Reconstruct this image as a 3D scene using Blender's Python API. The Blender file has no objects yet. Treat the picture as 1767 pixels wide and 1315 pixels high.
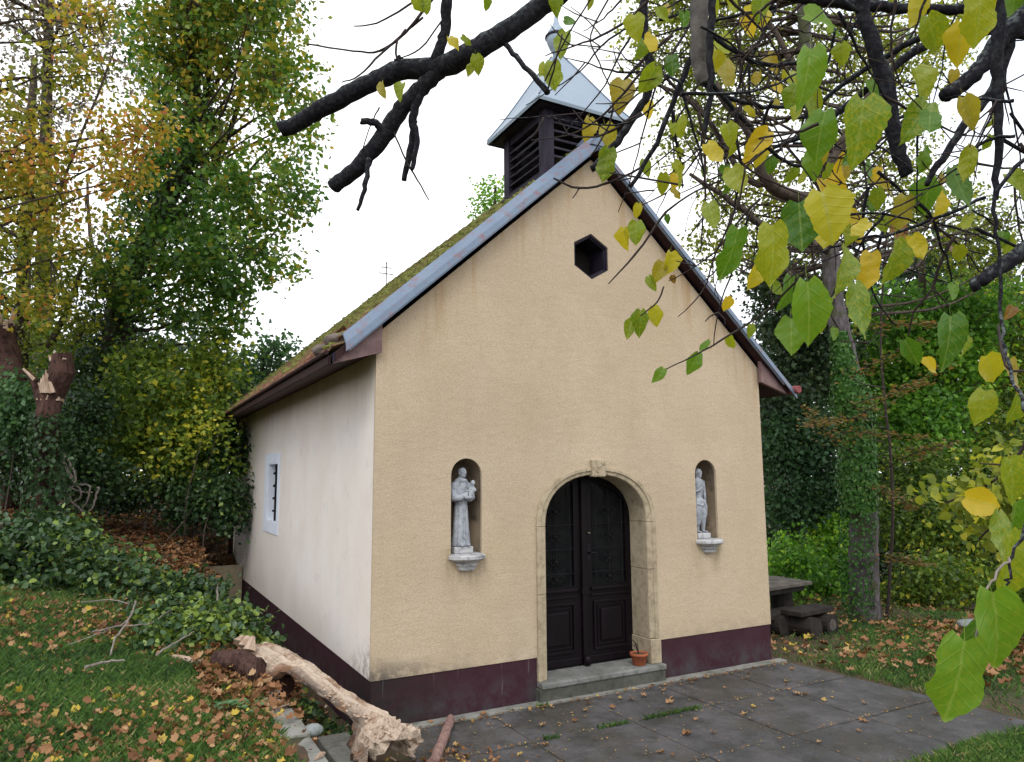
import bpy, math, random
import numpy as np
from mathutils import Matrix, Vector
from mathutils.geometry import tessellate_polygon
random.seed(7); RG = np.random.default_rng(11)
PI = math.pi
SC = bpy.context.scene
COL = SC.collection

# ------------------------------------------------------------------ camera
CAM_P = np.array([-2.059, -6.4754, 2.2092])
YAW, PITCH, ROLL, FPX = 0.4964, 0.1319, -0.0067, 1242.85
def cam_axes():
    cy, sy, cp, sp = math.cos(YAW), math.sin(YAW), math.cos(PITCH), math.sin(PITCH)
    f = np.array([sy*cp, cy*cp, sp]); r = np.array([cy, -sy, 0.0]); u = np.cross(r, f)
    cr, sr = math.cos(ROLL), math.sin(ROLL)
    return r*cr + u*sr, -r*sr + u*cr, f
AR, AU, AF = cam_axes()
cd = bpy.data.cameras.new('camera'); cam = bpy.data.objects.new('camera', cd); COL.objects.link(cam)
cam.matrix_world = Matrix(((AR[0], AU[0], -AF[0], CAM_P[0]), (AR[1], AU[1], -AF[1], CAM_P[1]), (AR[2], AU[2], -AF[2], CAM_P[2]), (0, 0, 0, 1)))
cd.sensor_width = 36; cd.lens = FPX/1767*36; cd.clip_end = 3000; cd.clip_start = .02
SC.camera = cam

# ------------------------------------------------------------------ overcast sky, soft sun, exposure
SC.view_settings.view_transform = 'Standard'; SC.view_settings.look = 'None'
SC.view_settings.gamma = 1; SC.view_settings.use_curve_mapping = False
SC.view_settings.exposure = 0.80
wd = bpy.data.worlds.new("World"); SC.world = wd; wd.use_nodes = True
nt = wd.node_tree; nt.nodes.clear()
def nn(t, k, **kw):
    n = t.nodes.new(k)
    for a, b in kw.items():
        setattr(n, a, b)
    return n
out = nn(nt, 'ShaderNodeOutputWorld')
sky = nn(nt, 'ShaderNodeTexSky', sky_type='NISHITA', sun_disc=False)
sky.sun_elevation = math.radians(48); sky.sun_rotation = math.radians(215)
b1 = nn(nt, 'ShaderNodeBackground'); b1.inputs[1].default_value = .1
nt.links.new(sky.outputs[0], b1.inputs[0])
tc = nn(nt, 'ShaderNodeTexCoord'); nz = nn(nt, 'ShaderNodeTexNoise'); nz.inputs['Scale'].default_value = 1.6; nz.inputs['Detail'].default_value = 4
nt.links.new(tc.outputs['Generated'], nz.inputs['Vector'])
cr = nn(nt, 'ShaderNodeValToRGB')
cr.color_ramp.elements[0].position = .35; cr.color_ramp.elements[0].color = (.80, .86, .95, 1)
cr.color_ramp.elements[1].position = .6; cr.color_ramp.elements[1].color = (1, 1, 1, 1)
nt.links.new(nz.outputs[0], cr.inputs[0])
b2 = nn(nt, 'ShaderNodeBackground'); b2.inputs[1].default_value = 1.05
nt.links.new(cr.outputs[0], b2.inputs[0])
mx = nn(nt, 'ShaderNodeMixShader'); mx.inputs[0].default_value = .9
nt.links.new(b1.outputs[0], mx.inputs[1]); nt.links.new(b2.outputs[0], mx.inputs[2]); nt.links.new(mx.outputs[0], out.inputs[0])
sd = bpy.data.lights.new('sun', 'SUN'); sd.energy = .7; sd.angle = math.radians(25); sd.color = (1, .97, .92)
sun = bpy.data.objects.new('sun', sd); COL.objects.link(sun)
az, el = math.radians(215), math.radians(48)     # light comes from behind the camera's left
dv = Vector((math.sin(az)*math.cos(el), math.cos(az)*math.cos(el), math.sin(el)))
sun.rotation_euler = dv.to_track_quat('Z', 'Y').to_euler()

# ------------------------------------------------------------------ helpers
def at(u, v, d):
    return CAM_P + d*(AR*(u-883.5)/FPX - AU*(v-657.5)/FPX + AF)
def on(u, v, k, val):
    D = AR*(u-883.5)/FPX - AU*(v-657.5)/FPX + AF
    return CAM_P + (val-CAM_P[k])/D[k]*D
def px(d, n): return n*d/FPX
WM = {}
def link(o, parent=None):
    COL.objects.link(o); M = o.matrix_basis.copy(); WM[o.name] = M
    if parent is not None:
        o.parent = parent; o.matrix_parent_inverse = WM[parent.name].inverted()
    return o
def tag(o, label=None, cat=None, group=None, kind=None):
    if label: o['label'] = label
    if cat: o['category'] = cat
    if group: o['group'] = group
    if kind: o['kind'] = kind
    return o
def thing(name, label, cat, loc=(0, 0, 0), group=None):
    o = bpy.data.objects.new(name, None); o.location = Vector(loc); o.empty_display_size = .1
    link(o); return tag(o, label, cat, group)
class MB:
    def __init__(s): s.v = []; s.f = []; s.uv = None
    def add(s, vs, fs):
        n = len(s.v); s.v += [tuple(map(float, p)) for p in vs]; s.f += [tuple(i+n for i in f) for f in fs]; return s
    def box(s, a, b, M=None):
        x0, y0, z0 = a; x1, y1, z1 = b
        vs = [(x0,y0,z0),(x1,y0,z0),(x1,y1,z0),(x0,y1,z0),(x0,y0,z1),(x1,y0,z1),(x1,y1,z1),(x0,y1,z1)]
        if M is not None: vs = [tuple(M @ Vector(p)) for p in vs]
        return s.add(vs, [(0,3,2,1),(4,5,6,7),(0,1,5,4),(1,2,6,5),(2,3,7,6),(3,0,4,7)])
    def tube(s, pts, rad, n=8, cap=True, jit=0):
        pts = [Vector(p) for p in pts]; m = len(pts)
        if not hasattr(rad, '__len__'): rad = [rad]*m
        base = len(s.v); t0 = (pts[1]-pts[0]).normalized()
        ref = Vector((0, 0, 1)) if abs(t0.z) < .9 else Vector((1, 0, 0))
        a = t0.cross(ref).normalized()
        for i, p in enumerate(pts):
            t = (pts[min(i+1, m-1)]-pts[max(i-1, 0)]).normalized()
            a = (a - t*a.dot(t)).normalized(); b = t.cross(a)
            for k in range(n):
                th = 2*PI*k/n; r = rad[i]*(1+random.uniform(-jit, jit))
                q = p + a*math.cos(th)*r + b*math.sin(th)*r
                s.v.append((q.x, q.y, q.z))
        for i in range(m-1):
            for k in range(n):
                s.f.append((base+i*n+k, base+i*n+(k+1) % n, base+(i+1)*n+(k+1) % n, base+(i+1)*n+k))
        if cap:
            s.f.append(tuple(base+k for k in reversed(range(n)))); s.f.append(tuple(base+(m-1)*n+k for k in range(n)))
        return s
    def lathe(s, prof, c, n=20):
        base = len(s.v)
        for r, z in prof:
            for k in range(n):
                th = 2*PI*k/n; s.v.append((c[0]+r*math.cos(th), c[1]+r*math.sin(th), c[2]+z))
        for i in range(len(prof)-1):
            for k in range(n):
                s.f.append((base+i*n+k, base+i*n+(k+1) % n, base+(i+1)*n+(k+1) % n, base+(i+1)*n+k))
        s.f.append(tuple(base+k for k in reversed(range(n)))); s.f.append(tuple(base+(len(prof)-1)*n+k for k in range(n)))
        return s
    def ico(s, c, r, sub=1, jit=0., sc=(1, 1, 1)):
        t = (1+5**.5)/2
        V = [Vector(p).normalized() for p in [(-1,t,0),(1,t,0),(-1,-t,0),(1,-t,0),(0,-1,t),(0,1,t),(0,-1,-t),(0,1,-t),(t,0,-1),(t,0,1),(-t,0,-1),(-t,0,1)]]
        F = [(0,11,5),(0,5,1),(0,1,7),(0,7,10),(0,10,11),(1,5,9),(5,11,4),(11,10,2),(10,7,6),(7,1,8),(3,9,4),(3,4,2),(3,2,6),(3,6,8),(3,8,9),(4,9,5),(2,4,11),(6,2,10),(8,6,7),(9,8,1)]
        for _ in range(sub):
            G = []; mid = {}
            def m(i, j):
                k = (min(i, j), max(i, j))
                if k not in mid: V.append((V[i]+V[j]).normalized()); mid[k] = len(V)-1
                return mid[k]
            for a, b, d in F:
                x, y, z = m(a, b), m(b, d), m(d, a); G += [(a, x, z), (b, y, x), (d, z, y), (x, y, z)]
            F = G
        return s.add([(c[0]+p.x*r*sc[0]*(1+random.uniform(-jit, jit)), c[1]+p.y*r*sc[1]*(1+random.uniform(-jit, jit)), c[2]+p.z*r*sc[2]*(1+random.uniform(-jit, jit))) for p in V], F)
    def build(s, name, mat, parent=None, smooth=False, label=None, bevel=0, kind=None):
        me = bpy.data.meshes.new(name); me.from_pydata(s.v, [], s.f); me.update()
        if smooth: me.polygons.foreach_set('use_smooth', [True]*len(me.polygons))
        me.materials.append(mat)
        o = bpy.data.objects.new(name, me); link(o, parent)
        if bevel:
            b = o.modifiers.new('bevel', 'BEVEL'); b.width = bevel; b.segments = 2; b.limit_method = 'ANGLE'
        if label: o['label'] = label
        if kind: o['kind'] = kind
        return o
def npmesh(name, V, F, mat, parent=None, tint=None, smooth=False):
    me = bpy.data.meshes.new(name); k = F.shape[1]
    me.vertices.add(len(V)); me.vertices.foreach_set('co', np.ascontiguousarray(V, dtype=np.float32).ravel())
    me.loops.add(F.size); me.loops.foreach_set('vertex_index', np.ascontiguousarray(F, dtype=np.int32).ravel())
    me.polygons.add(len(F)); me.polygons.foreach_set('loop_start', np.arange(0, F.size, k, dtype=np.int32))
    me.update(calc_edges=True)
    if smooth: me.polygons.foreach_set('use_smooth', [True]*len(F))
    if tint is not None:
        a = me.attributes.new('tint', 'FLOAT', 'FACE'); a.data.foreach_set('value', np.ascontiguousarray(tint, dtype=np.float32))
    me.materials.append(mat)
    o = bpy.data.objects.new(name, me); link(o, parent); return o

# ------------------------------------------------------------------ materials
class NT:
    def __init__(s, name):
        s.m = bpy.data.materials.new(name); s.m.use_nodes = True; s.t = s.m.node_tree; s.t.nodes.clear()
        s.out = s.n('ShaderNodeOutputMaterial'); s.p = s.n('ShaderNodeBsdfPrincipled'); s.l(s.p.outputs[0], s.out.inputs[0])
        g = s.n('ShaderNodeNewGeometry'); s.pos = g.outputs['Position']; s.geo = g
    def n(s, k, **kw): return nn(s.t, k, **kw)
    def l(s, a, b): s.t.links.new(a, b)
    def noise(s, scale, detail=4, rough=.55, vec=None, stretch=None):
        z = s.n('ShaderNodeTexNoise'); z.inputs['Scale'].default_value = scale; z.inputs['Detail'].default_value = detail; z.inputs['Roughness'].default_value = rough
        v = vec or s.pos
        if stretch:
            mp = s.n('ShaderNodeMapping'); mp.inputs['Scale'].default_value = stretch; s.l(v, mp.inputs[0]); v = mp.outputs[0]
        s.l(v, z.inputs['Vector']); return z.outputs[0]
    def ramp(s, f, stops, interp='LINEAR'):
        r = s.n('ShaderNodeValToRGB'); e = r.color_ramp.elements; r.color_ramp.interpolation = interp
        while len(e) < len(stops): e.new(.5)
        for x, (p, c) in zip(e, stops):
            x.position = p; x.color = (c, c, c, 1) if not hasattr(c, '__len__') else tuple(c)+(1,)
        s.l(f, r.inputs[0]); return r.outputs[0]
    def mix(s, f, a, b, mode='MIX'):
        m = s.n('ShaderNodeMix', data_type='RGBA', blend_type=mode)
        for sock, v in ((m.inputs[0], f), (m.inputs[6], a), (m.inputs[7], b)):
            if hasattr(v, 'links') or hasattr(v, 'is_linked'): s.l(v, sock)
            elif hasattr(v, '__len__'): sock.default_value = tuple(v)+(1,)
            else: sock.default_value = v
        return m.outputs[2]
    def math(s, op, a, b=None, clamp=False):
        m = s.n('ShaderNodeMath', operation=op, use_clamp=clamp)
        for sock, v in zip(m.inputs, (a, b)):
            if v is None: continue
            if hasattr(v, 'is_linked'): s.l(v, sock)
            else: sock.default_value = v
        return m.outputs[0]
    def sep(s, v=None):
        x = s.n('ShaderNodeSeparateXYZ'); s.l(v or s.pos, x.inputs[0]); return x.outputs
    def color(s, c):
        if hasattr(c, 'is_linked'): s.l(c, s.p.inputs['Base Color'])
        else: s.p.inputs['Base Color'].default_value = tuple(c)+(1,)
        return s
    def rough(s, r):
        if hasattr(r, 'is_linked'): s.l(r, s.p.inputs['Roughness'])
        else: s.p.inputs['Roughness'].default_value = r
        return s
    def bump(s, h, strength=.4, dist=.01, prev=None):
        b = s.n('ShaderNodeBump'); b.inputs['Strength'].default_value = strength; b.inputs['Distance'].default_value = dist
        s.l(h, b.inputs['Height'])
        if prev: s.l(prev, b.inputs['Normal'])
        s.l(b.outputs[0], s.p.inputs['Normal']); return b.outputs[0]
def simple(name, c1, c2, scale=6, rough=.75, bs=60, bstr=.4, bd=.004, stretch=None, metal=0):
    m = NT(name); f = m.noise(scale, 6, .65, stretch=stretch)
    m.color(m.mix(m.ramp(f, [(.35, 0.), (.65, 1.)]), c1, c2)).rough(rough); m.p.inputs['Specular IOR Level'].default_value = .16
    m.bump(m.noise(bs, 5, .6, stretch=stretch), bstr, bd); m.p.inputs['Metallic'].default_value = metal
    return m.m
def leafmat(name, stops, trans=.38, rough=.5, spec=.3, tcol=1.6, gain=1.6):
    m = NT(name); a = m.n('ShaderNodeAttribute', attribute_name='tint', attribute_type='GEOMETRY')
    stops = [(p, tuple(min(.62, q*gain) for q in cc)) for p, cc in stops]; c = m.ramp(a.outputs['Fac'], stops); m.color(c).rough(rough); m.p.inputs['Specular IOR Level'].default_value = spec
    t = m.n('ShaderNodeBsdfTranslucent'); m.l(m.mix(1., c, (tcol, tcol*1.05, tcol*.6), 'MULTIPLY'), t.inputs[0])
    x = m.n('ShaderNodeMixShader'); x.inputs[0].default_value = trans
    m.l(m.p.outputs[0], x.inputs[1]); m.l(t.outputs[0], x.inputs[2]); m.l(x.outputs[0], m.out.inputs[0]); return m.m

def mat_stucco_front():
    m = NT('ochre_stucco'); x, y, z = m.sep()
    rot = m.n('ShaderNodeMapping'); rot.inputs['Rotation'].default_value = (.6, .9, .4); m.l(m.pos, rot.inputs[0]); rv = rot.outputs[0]
    big = m.noise(1.1, 5, .6); fine = m.noise(85, 5, .75, vec=rv); fine2 = m.noise(260, 2, .5, vec=rv)
    c = m.mix(m.ramp(big, [(.3, 0.), (.7, 1.)]), (.53, .415, .285), (.61, .50, .365))
    pt = m.noise(.55, 3, .5, vec=rv); c = m.mix(m.ramp(pt, [(.5, 0.), (.56, .28)]), c, (.47, .385, .28))
    c = m.mix(m.ramp(m.noise(2.2, 7, .75, stretch=(1, 1, .45)), [(.5, 0.), (.66, .3)]), c, (.42, .34, .235))
    c = m.mix(m.ramp(fine, [(.38, .6), (.55, 0.)]), c, (.37, .275, .17))
    # rust and rain streaks below the verge, running straight down
    st = m.noise(7, 3, .5, stretch=(1, 1, .08)); gable = m.math('SUBTRACT', m.math('SUBTRACT', 5.75, m.math('MULTIPLY', m.math('ABSOLUTE', m.math('SUBTRACT', x, 2.5)), .95)), z)
    c = m.mix(m.math('MULTIPLY', m.ramp(st, [(.5, 0.), (.68, .55)]), m.ramp(gable, [(0., 1.), (.6, 0.)])), c, (.36, .2, .07))
    # general grime towards the bottom and mould in the lower left corner
    lo = m.noise(5, 6, .7); cx = m.math('ADD', m.math('MULTIPLY', x, .55), m.math('MULTIPLY', m.math('SUBTRACT', z, .415), 2.6))
    c = m.mix(m.math('MULTIPLY', m.ramp(cx, [(.12, 1.), (.62, 0.)]), m.ramp(lo, [(.38, 0.), (.56, .85)])), c, (.07, .06, .055))
    c = m.mix(m.math('MULTIPLY', m.ramp(z, [(.44, .5), (.6, 0.)]), m.ramp(lo, [(.4, 0.), (.7, .8)])), c, (.2, .17, .13))
    for cx0, z0 in ((.94, 1.43), (4.06, 1.43)):   # dirt run below each bracket
        dx = m.math('ABSOLUTE', m.math('SUBTRACT', x, cx0)); zz = m.math('SUBTRACT', z0, z)
        k = m.math('MULTIPLY', m.ramp(dx, [(.1, 1.), (.3, 0.)]), m.math('MULTIPLY', m.ramp(zz, [(0., .85), (.42, 0.)]), m.math('GREATER_THAN', m.math('SUBTRACT', z0+.1, z), 0)))
        c = m.mix(m.math('MULTIPLY', k, m.ramp(m.noise(9, 4, .6, stretch=(1, 1, .25)), [(.42, 0.), (.62, .8)])), c, (.17, .13, .05))
    m.color(c).rough(.95); m.p.inputs['Specular IOR Level'].default_value = .15
    tro = m.bump(m.noise(7, 4, .6, stretch=(1, 1, 1.8)), .35, .02)
    h = m.math('ADD', fine, m.math('MULTIPLY', fine2, .4)); b = m.bump(h, .55, .010, tro); return m.m
def mat_stucco_side():
    m = NT('pale_render'); x, y, z = m.sep()
    c = m.mix(m.ramp(m.noise(1.3, 5, .6), [(.35, 0.), (.65, 1.)]), (.74, .655, .59), (.79, .725, .67))
    c = m.mix(m.ramp(m.noise(4, 6, .7), [(.56, 0.), (.72, .3)]), c, (.42, .38, .36))
    st = m.noise(5, 4, .6, stretch=(1, 1, .1))
    c = m.mix(m.math('MULTIPLY', m.ramp(z, [(0, 0.), (1, 1.)]), m.math('MULTIPLY', m.ramp(m.math('SUBTRACT', 3.4, z), [(0., .75), (.75, 0.)]), m.ramp(st, [(.3, .5), (.65, 1.)]))), c, (.42, .34, .22))  # warm shade below the eave put into the wall colour, with vertical streaks
    lo = m.noise(9, 7, .72); cy = m.math('ADD', m.math('MULTIPLY', y, .9), m.math('MULTIPLY', m.math('SUBTRACT', z, .415), 1.7))
    c = m.mix(m.math('MULTIPLY', m.ramp(cy, [(.1, 1.), (.8, 0.)]), m.ramp(lo, [(.42, 0.), (.6, .85)])), c, (.1, .1, .09))
    m.color(c).rough(.9); m.p.inputs['Specular IOR Level'].default_value = .2
    m.bump(m.noise(35, 5, .6), .35, .006); return m.m
def mat_plinth():
    m = NT('plum_plinth_paint'); x, y, z = m.sep()
    c = m.mix(m.noise(2.5, 5, .6), (.036, .012, .018), (.055, .020, .028))
    c = m.mix(m.math('MULTIPLY', m.ramp(z, [(.1, 1.), (.33, .15)]), m.ramp(m.noise(5, 7, .7), [(.4, 0.), (.62, .75)])), c, (.06, .055, .06))
    k = m.ramp(m.math('ABSOLUTE', m.math('ADD', x, y)), [(.0, 1.), (.9, 0.)])
    c = m.mix(m.math('MULTIPLY', k, m.ramp(m.noise(6, 6, .7), [(.35, .3), (.55, .9)])), c, (.02, .02, .016))
    c = m.mix(m.ramp(m.noise(14, 3, .5, stretch=(1, 1, .07)), [(.70, 0.), (.74, .5)]), c, (.14, .12, .125))
    m.color(c).rough(.85); m.p.inputs['Specular IOR Level'].default_value = .2; m.bump(m.noise(30, 5, .6), .4, .006); return m.m
def mat_stone(name, a, b, dark, s=14):
    m = NT(name); c = m.mix(m.ramp(m.noise(3, 5, .6), [(.35, 0.), (.65, 1.)]), a, b)
    c = m.mix(m.ramp(m.noise(s, 7, .7), [(.48, 0.), (.66, .8)]), c, dark)
    m.color(c).rough(.9); m.bump(m.noise(90, 5, .65), .6, .006); return m.m
def mat_tile():
    m = NT('clay_tile'); oi = m.n('ShaderNodeObjectInfo')
    c = m.mix(oi.outputs['Random'], (.24, .095, .055), (.37, .19, .12))
    c = m.mix(m.ramp(m.noise(12, 6, .7), [(.42, 0.), (.62, .8)]), c, (.08, .06, .05))
    x, y, z = m.sep()
    mo = m.math('ADD', m.noise(4.5, 7, .7), m.ramp(z, [(0, 0.), (1, 0.)]))
    hi = m.n('ShaderNodeMapRange'); hi.inputs[1].default_value = 3.6; hi.inputs[2].default_value = 4.5; m.l(z, hi.inputs[0])
    mo = m.math('ADD', mo, m.math('MULTIPLY', hi.outputs[0], .13))
    c = m.mix(m.ramp(mo, [(.5, 0.), (.6, .92)]), c, m.mix(m.noise(25, 4), (.08, .095, .02), (.2, .2, .055)))
    m.color(c).rough(.95); m.bump(m.noise(45, 6, .7), .7, .01); return m.m
def mat_paving():
    m = NT('wet_concrete_slab'); oi = m.n('ShaderNodeObjectInfo')
    c = m.mix(oi.outputs['Random'], (.038, .037, .038), (.056, .053, .052))
    c = m.mix(m.ramp(m.noise(1.3, 7, .75), [(.44, 0.), (.60, .85)]), c, (.10, .094, .098)); c = m.mix(m.ramp(m.noise(.8, 6, .7), [(.52, 0.), (.60, .6)]), c, (.055, .047, .035))
    c = m.mix(m.ramp(m.noise(3.6, 7, .72), [(.50, 0.), (.66, .8)]), c, (.024, .024, .019))
    c = m.mix(m.ramp(m.noise(55, 4, .7), [(.58, 0.), (.68, .7)]), c, (.15, .14, .13))
    m.color(c).rough(m.ramp(m.noise(2.4, 5, .6), [(.35, .6), (.65, .9)])); m.bump(m.noise(110, 6, .7), .6, .006); return m.m
def mat_ground():
    m = NT('soil_and_litter'); x, y, z = m.sep()
    c = m.mix(m.noise(1.6, 6, .65), (.05, .035, .022), (.09, .06, .035))
    c = m.mix(m.ramp(m.noise(9, 6, .75), [(.45, 0.), (.6, .8)]), c, (.16, .085, .04))
    c = m.mix(m.ramp(m.noise(3, 6, .7), [(.45, 0.), (.6, .7)]), c, (.035, .06, .016))
    m.color(c).rough(.95); m.bump(m.noise(28, 7, .75), .9, .03); return m.m
def mat_bark(name, a, b, dark, s=9, moss=None):
    m = NT(name); f = m.noise(s, 7, .7, stretch=(1, 1, .3)); c = m.mix(m.ramp(f, [(.35, 0.), (.65, 1.)]), a, b)
    c = m.mix(m.ramp(m.noise(s*3, 5, .7, stretch=(1, 1, .35)), [(.5, 0.), (.62, .8)]), c, dark)
    if moss: c = m.mix(m.ramp(m.noise(3.5, 5, .65), [(.5, 0.), (.6, .8)]), c, moss)
    m.p.inputs['Specular IOR Level'].default_value = .15; m.color(c).rough(.92); m.bump(m.noise(s*3, 6, .7, stretch=(1, 1, .35)), .9, .02); return m.m
def mat_limb():
    m = NT('dark_lichened_limb'); c = m.mix(m.noise(14, 6, .7), (.006, .006, .009), (.026, .024, .029))
    up = m.sep(m.geo.outputs['Normal'])[2]
    c = m.mix(m.math('MULTIPLY', m.ramp(m.noise(60, 6, .75), [(.48, 0.), (.57, .8)]), m.ramp(up, [(-.2, .15), (.7, 1.)])), c, (.15, .17, .165))
    m.p.inputs['Specular IOR Level'].default_value = .08; m.color(c).rough(.9); m.bump(m.noise(75, 6, .7), .8, .006); return m.m
def mat_wood_split():
    m = NT('split_rotten_wood'); tc = m.n('ShaderNodeTexCoord'); f = m.noise(8, 6, .7, vec=tc.outputs['UV'], stretch=(6, .6, 1))
    c = m.mix(m.ramp(f, [(.35, 0.), (.6, 1.)]), (.40, .29, .21), (.66, .53, .41))
    ux = m.sep(tc.outputs['UV'])[0]; c = m.mix(m.math('MULTIPLY', m.ramp(ux, [(.05, 1.), (.16, 0.)]), m.ramp(m.noise(10, 4), [(.3, .5), (.5, 1.)])), c, (.06, .04, .03))
    c = m.mix(m.ramp(m.noise(5, 6, .7), [(.52, 0.), (.62, .8)]), c, (.24, .12, .06))
    c = m.mix(m.ramp(m.noise(22, 5, .7), [(.56, 0.), (.66, .7)]), c, (.10, .06, .035))
    m.color(c).rough(.9); m.bump(m.noise(40, 6, .75), 1., .02); return m.m
def mat_flashing():
    m = NT('weathered_blue_metal'); x, y, z = m.sep()
    c = m.mix(m.noise(3, 5, .6), (.11, .15, .215), (.20, .255, .33))
    c = m.mix(m.ramp(m.noise(7, 6, .7), [(.52, 0.), (.62, .65)]), c, (.22, .115, .12))
    c = m.mix(m.ramp(m.noise(30, 5, .7), [(.55, 0.), (.7, .5)]), c, (.12, .13, .16))
    m.color(c).rough(.45); m.p.inputs['Metallic'].default_value = .35; m.bump(m.noise(40, 4, .6), .25, .004); return m.m
def mat_spire():
    m = NT('pale_sheet_metal'); c = m.mix(m.noise(2.5, 5, .6), (.24, .30, .37), (.33, .395, .465))
    c = m.mix(m.ramp(m.noise(5, 5, .6, stretch=(1, 1, .2)), [(.55, 0.), (.7, .35)]), c, (.32, .37, .42))
    m.color(c).rough(.5); m.p.inputs['Metallic'].default_value = .35; m.bump(m.noise(6, 3, .5), .15, .01); return m.m
def mat_bigleaf(name, stops, blot=.4):
    spot = .9 if 'spotted' in name else .25
    m = NT(name); oi = m.n('ShaderNodeObjectInfo'); uv = m.n('ShaderNodeUVMap'); s = m.sep(uv.outputs[0])
    c = m.ramp(oi.outputs['Random'], stops)
    # yellowing blotches between the veins
    tc = m.n('ShaderNodeTexCoord'); vo = m.n('ShaderNodeVectorMath', operation='ADD'); m.l(tc.outputs['Object'], vo.inputs[0]); 
    cb = m.n('ShaderNodeCombineXYZ'); m.l(m.math('MULTIPLY', oi.outputs['Random'], 37.), cb.inputs[0]); m.l(cb.outputs[0], vo.inputs[1])
    bl = m.noise(14, 5, .6, vec=vo.outputs[0])
    c = m.mix(m.ramp(bl, [(.45, 0.), (.65, blot)]), c, (.50, .42, .03))
    c = m.mix(m.ramp(m.noise(45, 4, .7, vec=vo.outputs[0]), [(.68, 0.), (.72, spot)]), c, (.12, .06, .02))
    au = m.math('ABSOLUTE', m.math('SUBTRACT', s[0], .5)); mid = m.ramp(au, [(.012, 1.), (.03, 0.)])
    ph = m.math('FRACT', m.math('MULTIPLY', m.math('SUBTRACT', s[1], m.math('MULTIPLY', au, .62)), 6.))
    lat = m.ramp(m.math('ABSOLUTE', m.math('SUBTRACT', ph, .5)), [(.02, 1.), (.05, 0.)])
    vein = m.math('MAXIMUM', mid, m.math('MULTIPLY', lat, .6))
    c = m.mix(m.math('MULTIPLY', vein, .3), c, (.36, .46, .14))
    m.color(c).rough(.38); m.p.inputs['Specular IOR Level'].default_value = .45
    m.bump(m.math('ADD', m.ramp(m.math('ABSOLUTE', m.math('SUBTRACT', ph, .5)), [(0., 0.), (.12, 1.)]), m.ramp(au, [(0., 0.), (.05, 1.)])), .35, .0015)
    t = m.n('ShaderNodeBsdfTranslucent'); m.l(m.mix(1., c, (1.35, 1.3, .5), 'MULTIPLY'), t.inputs[0])
    x = m.n('ShaderNodeMixShader'); x.inputs[0].default_value = .42
    m.l(m.p.outputs[0], x.inputs[1]); m.l(t.outputs[0], x.inputs[2]); m.l(x.outputs[0], m.out.inputs[0]); return m.m

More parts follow.
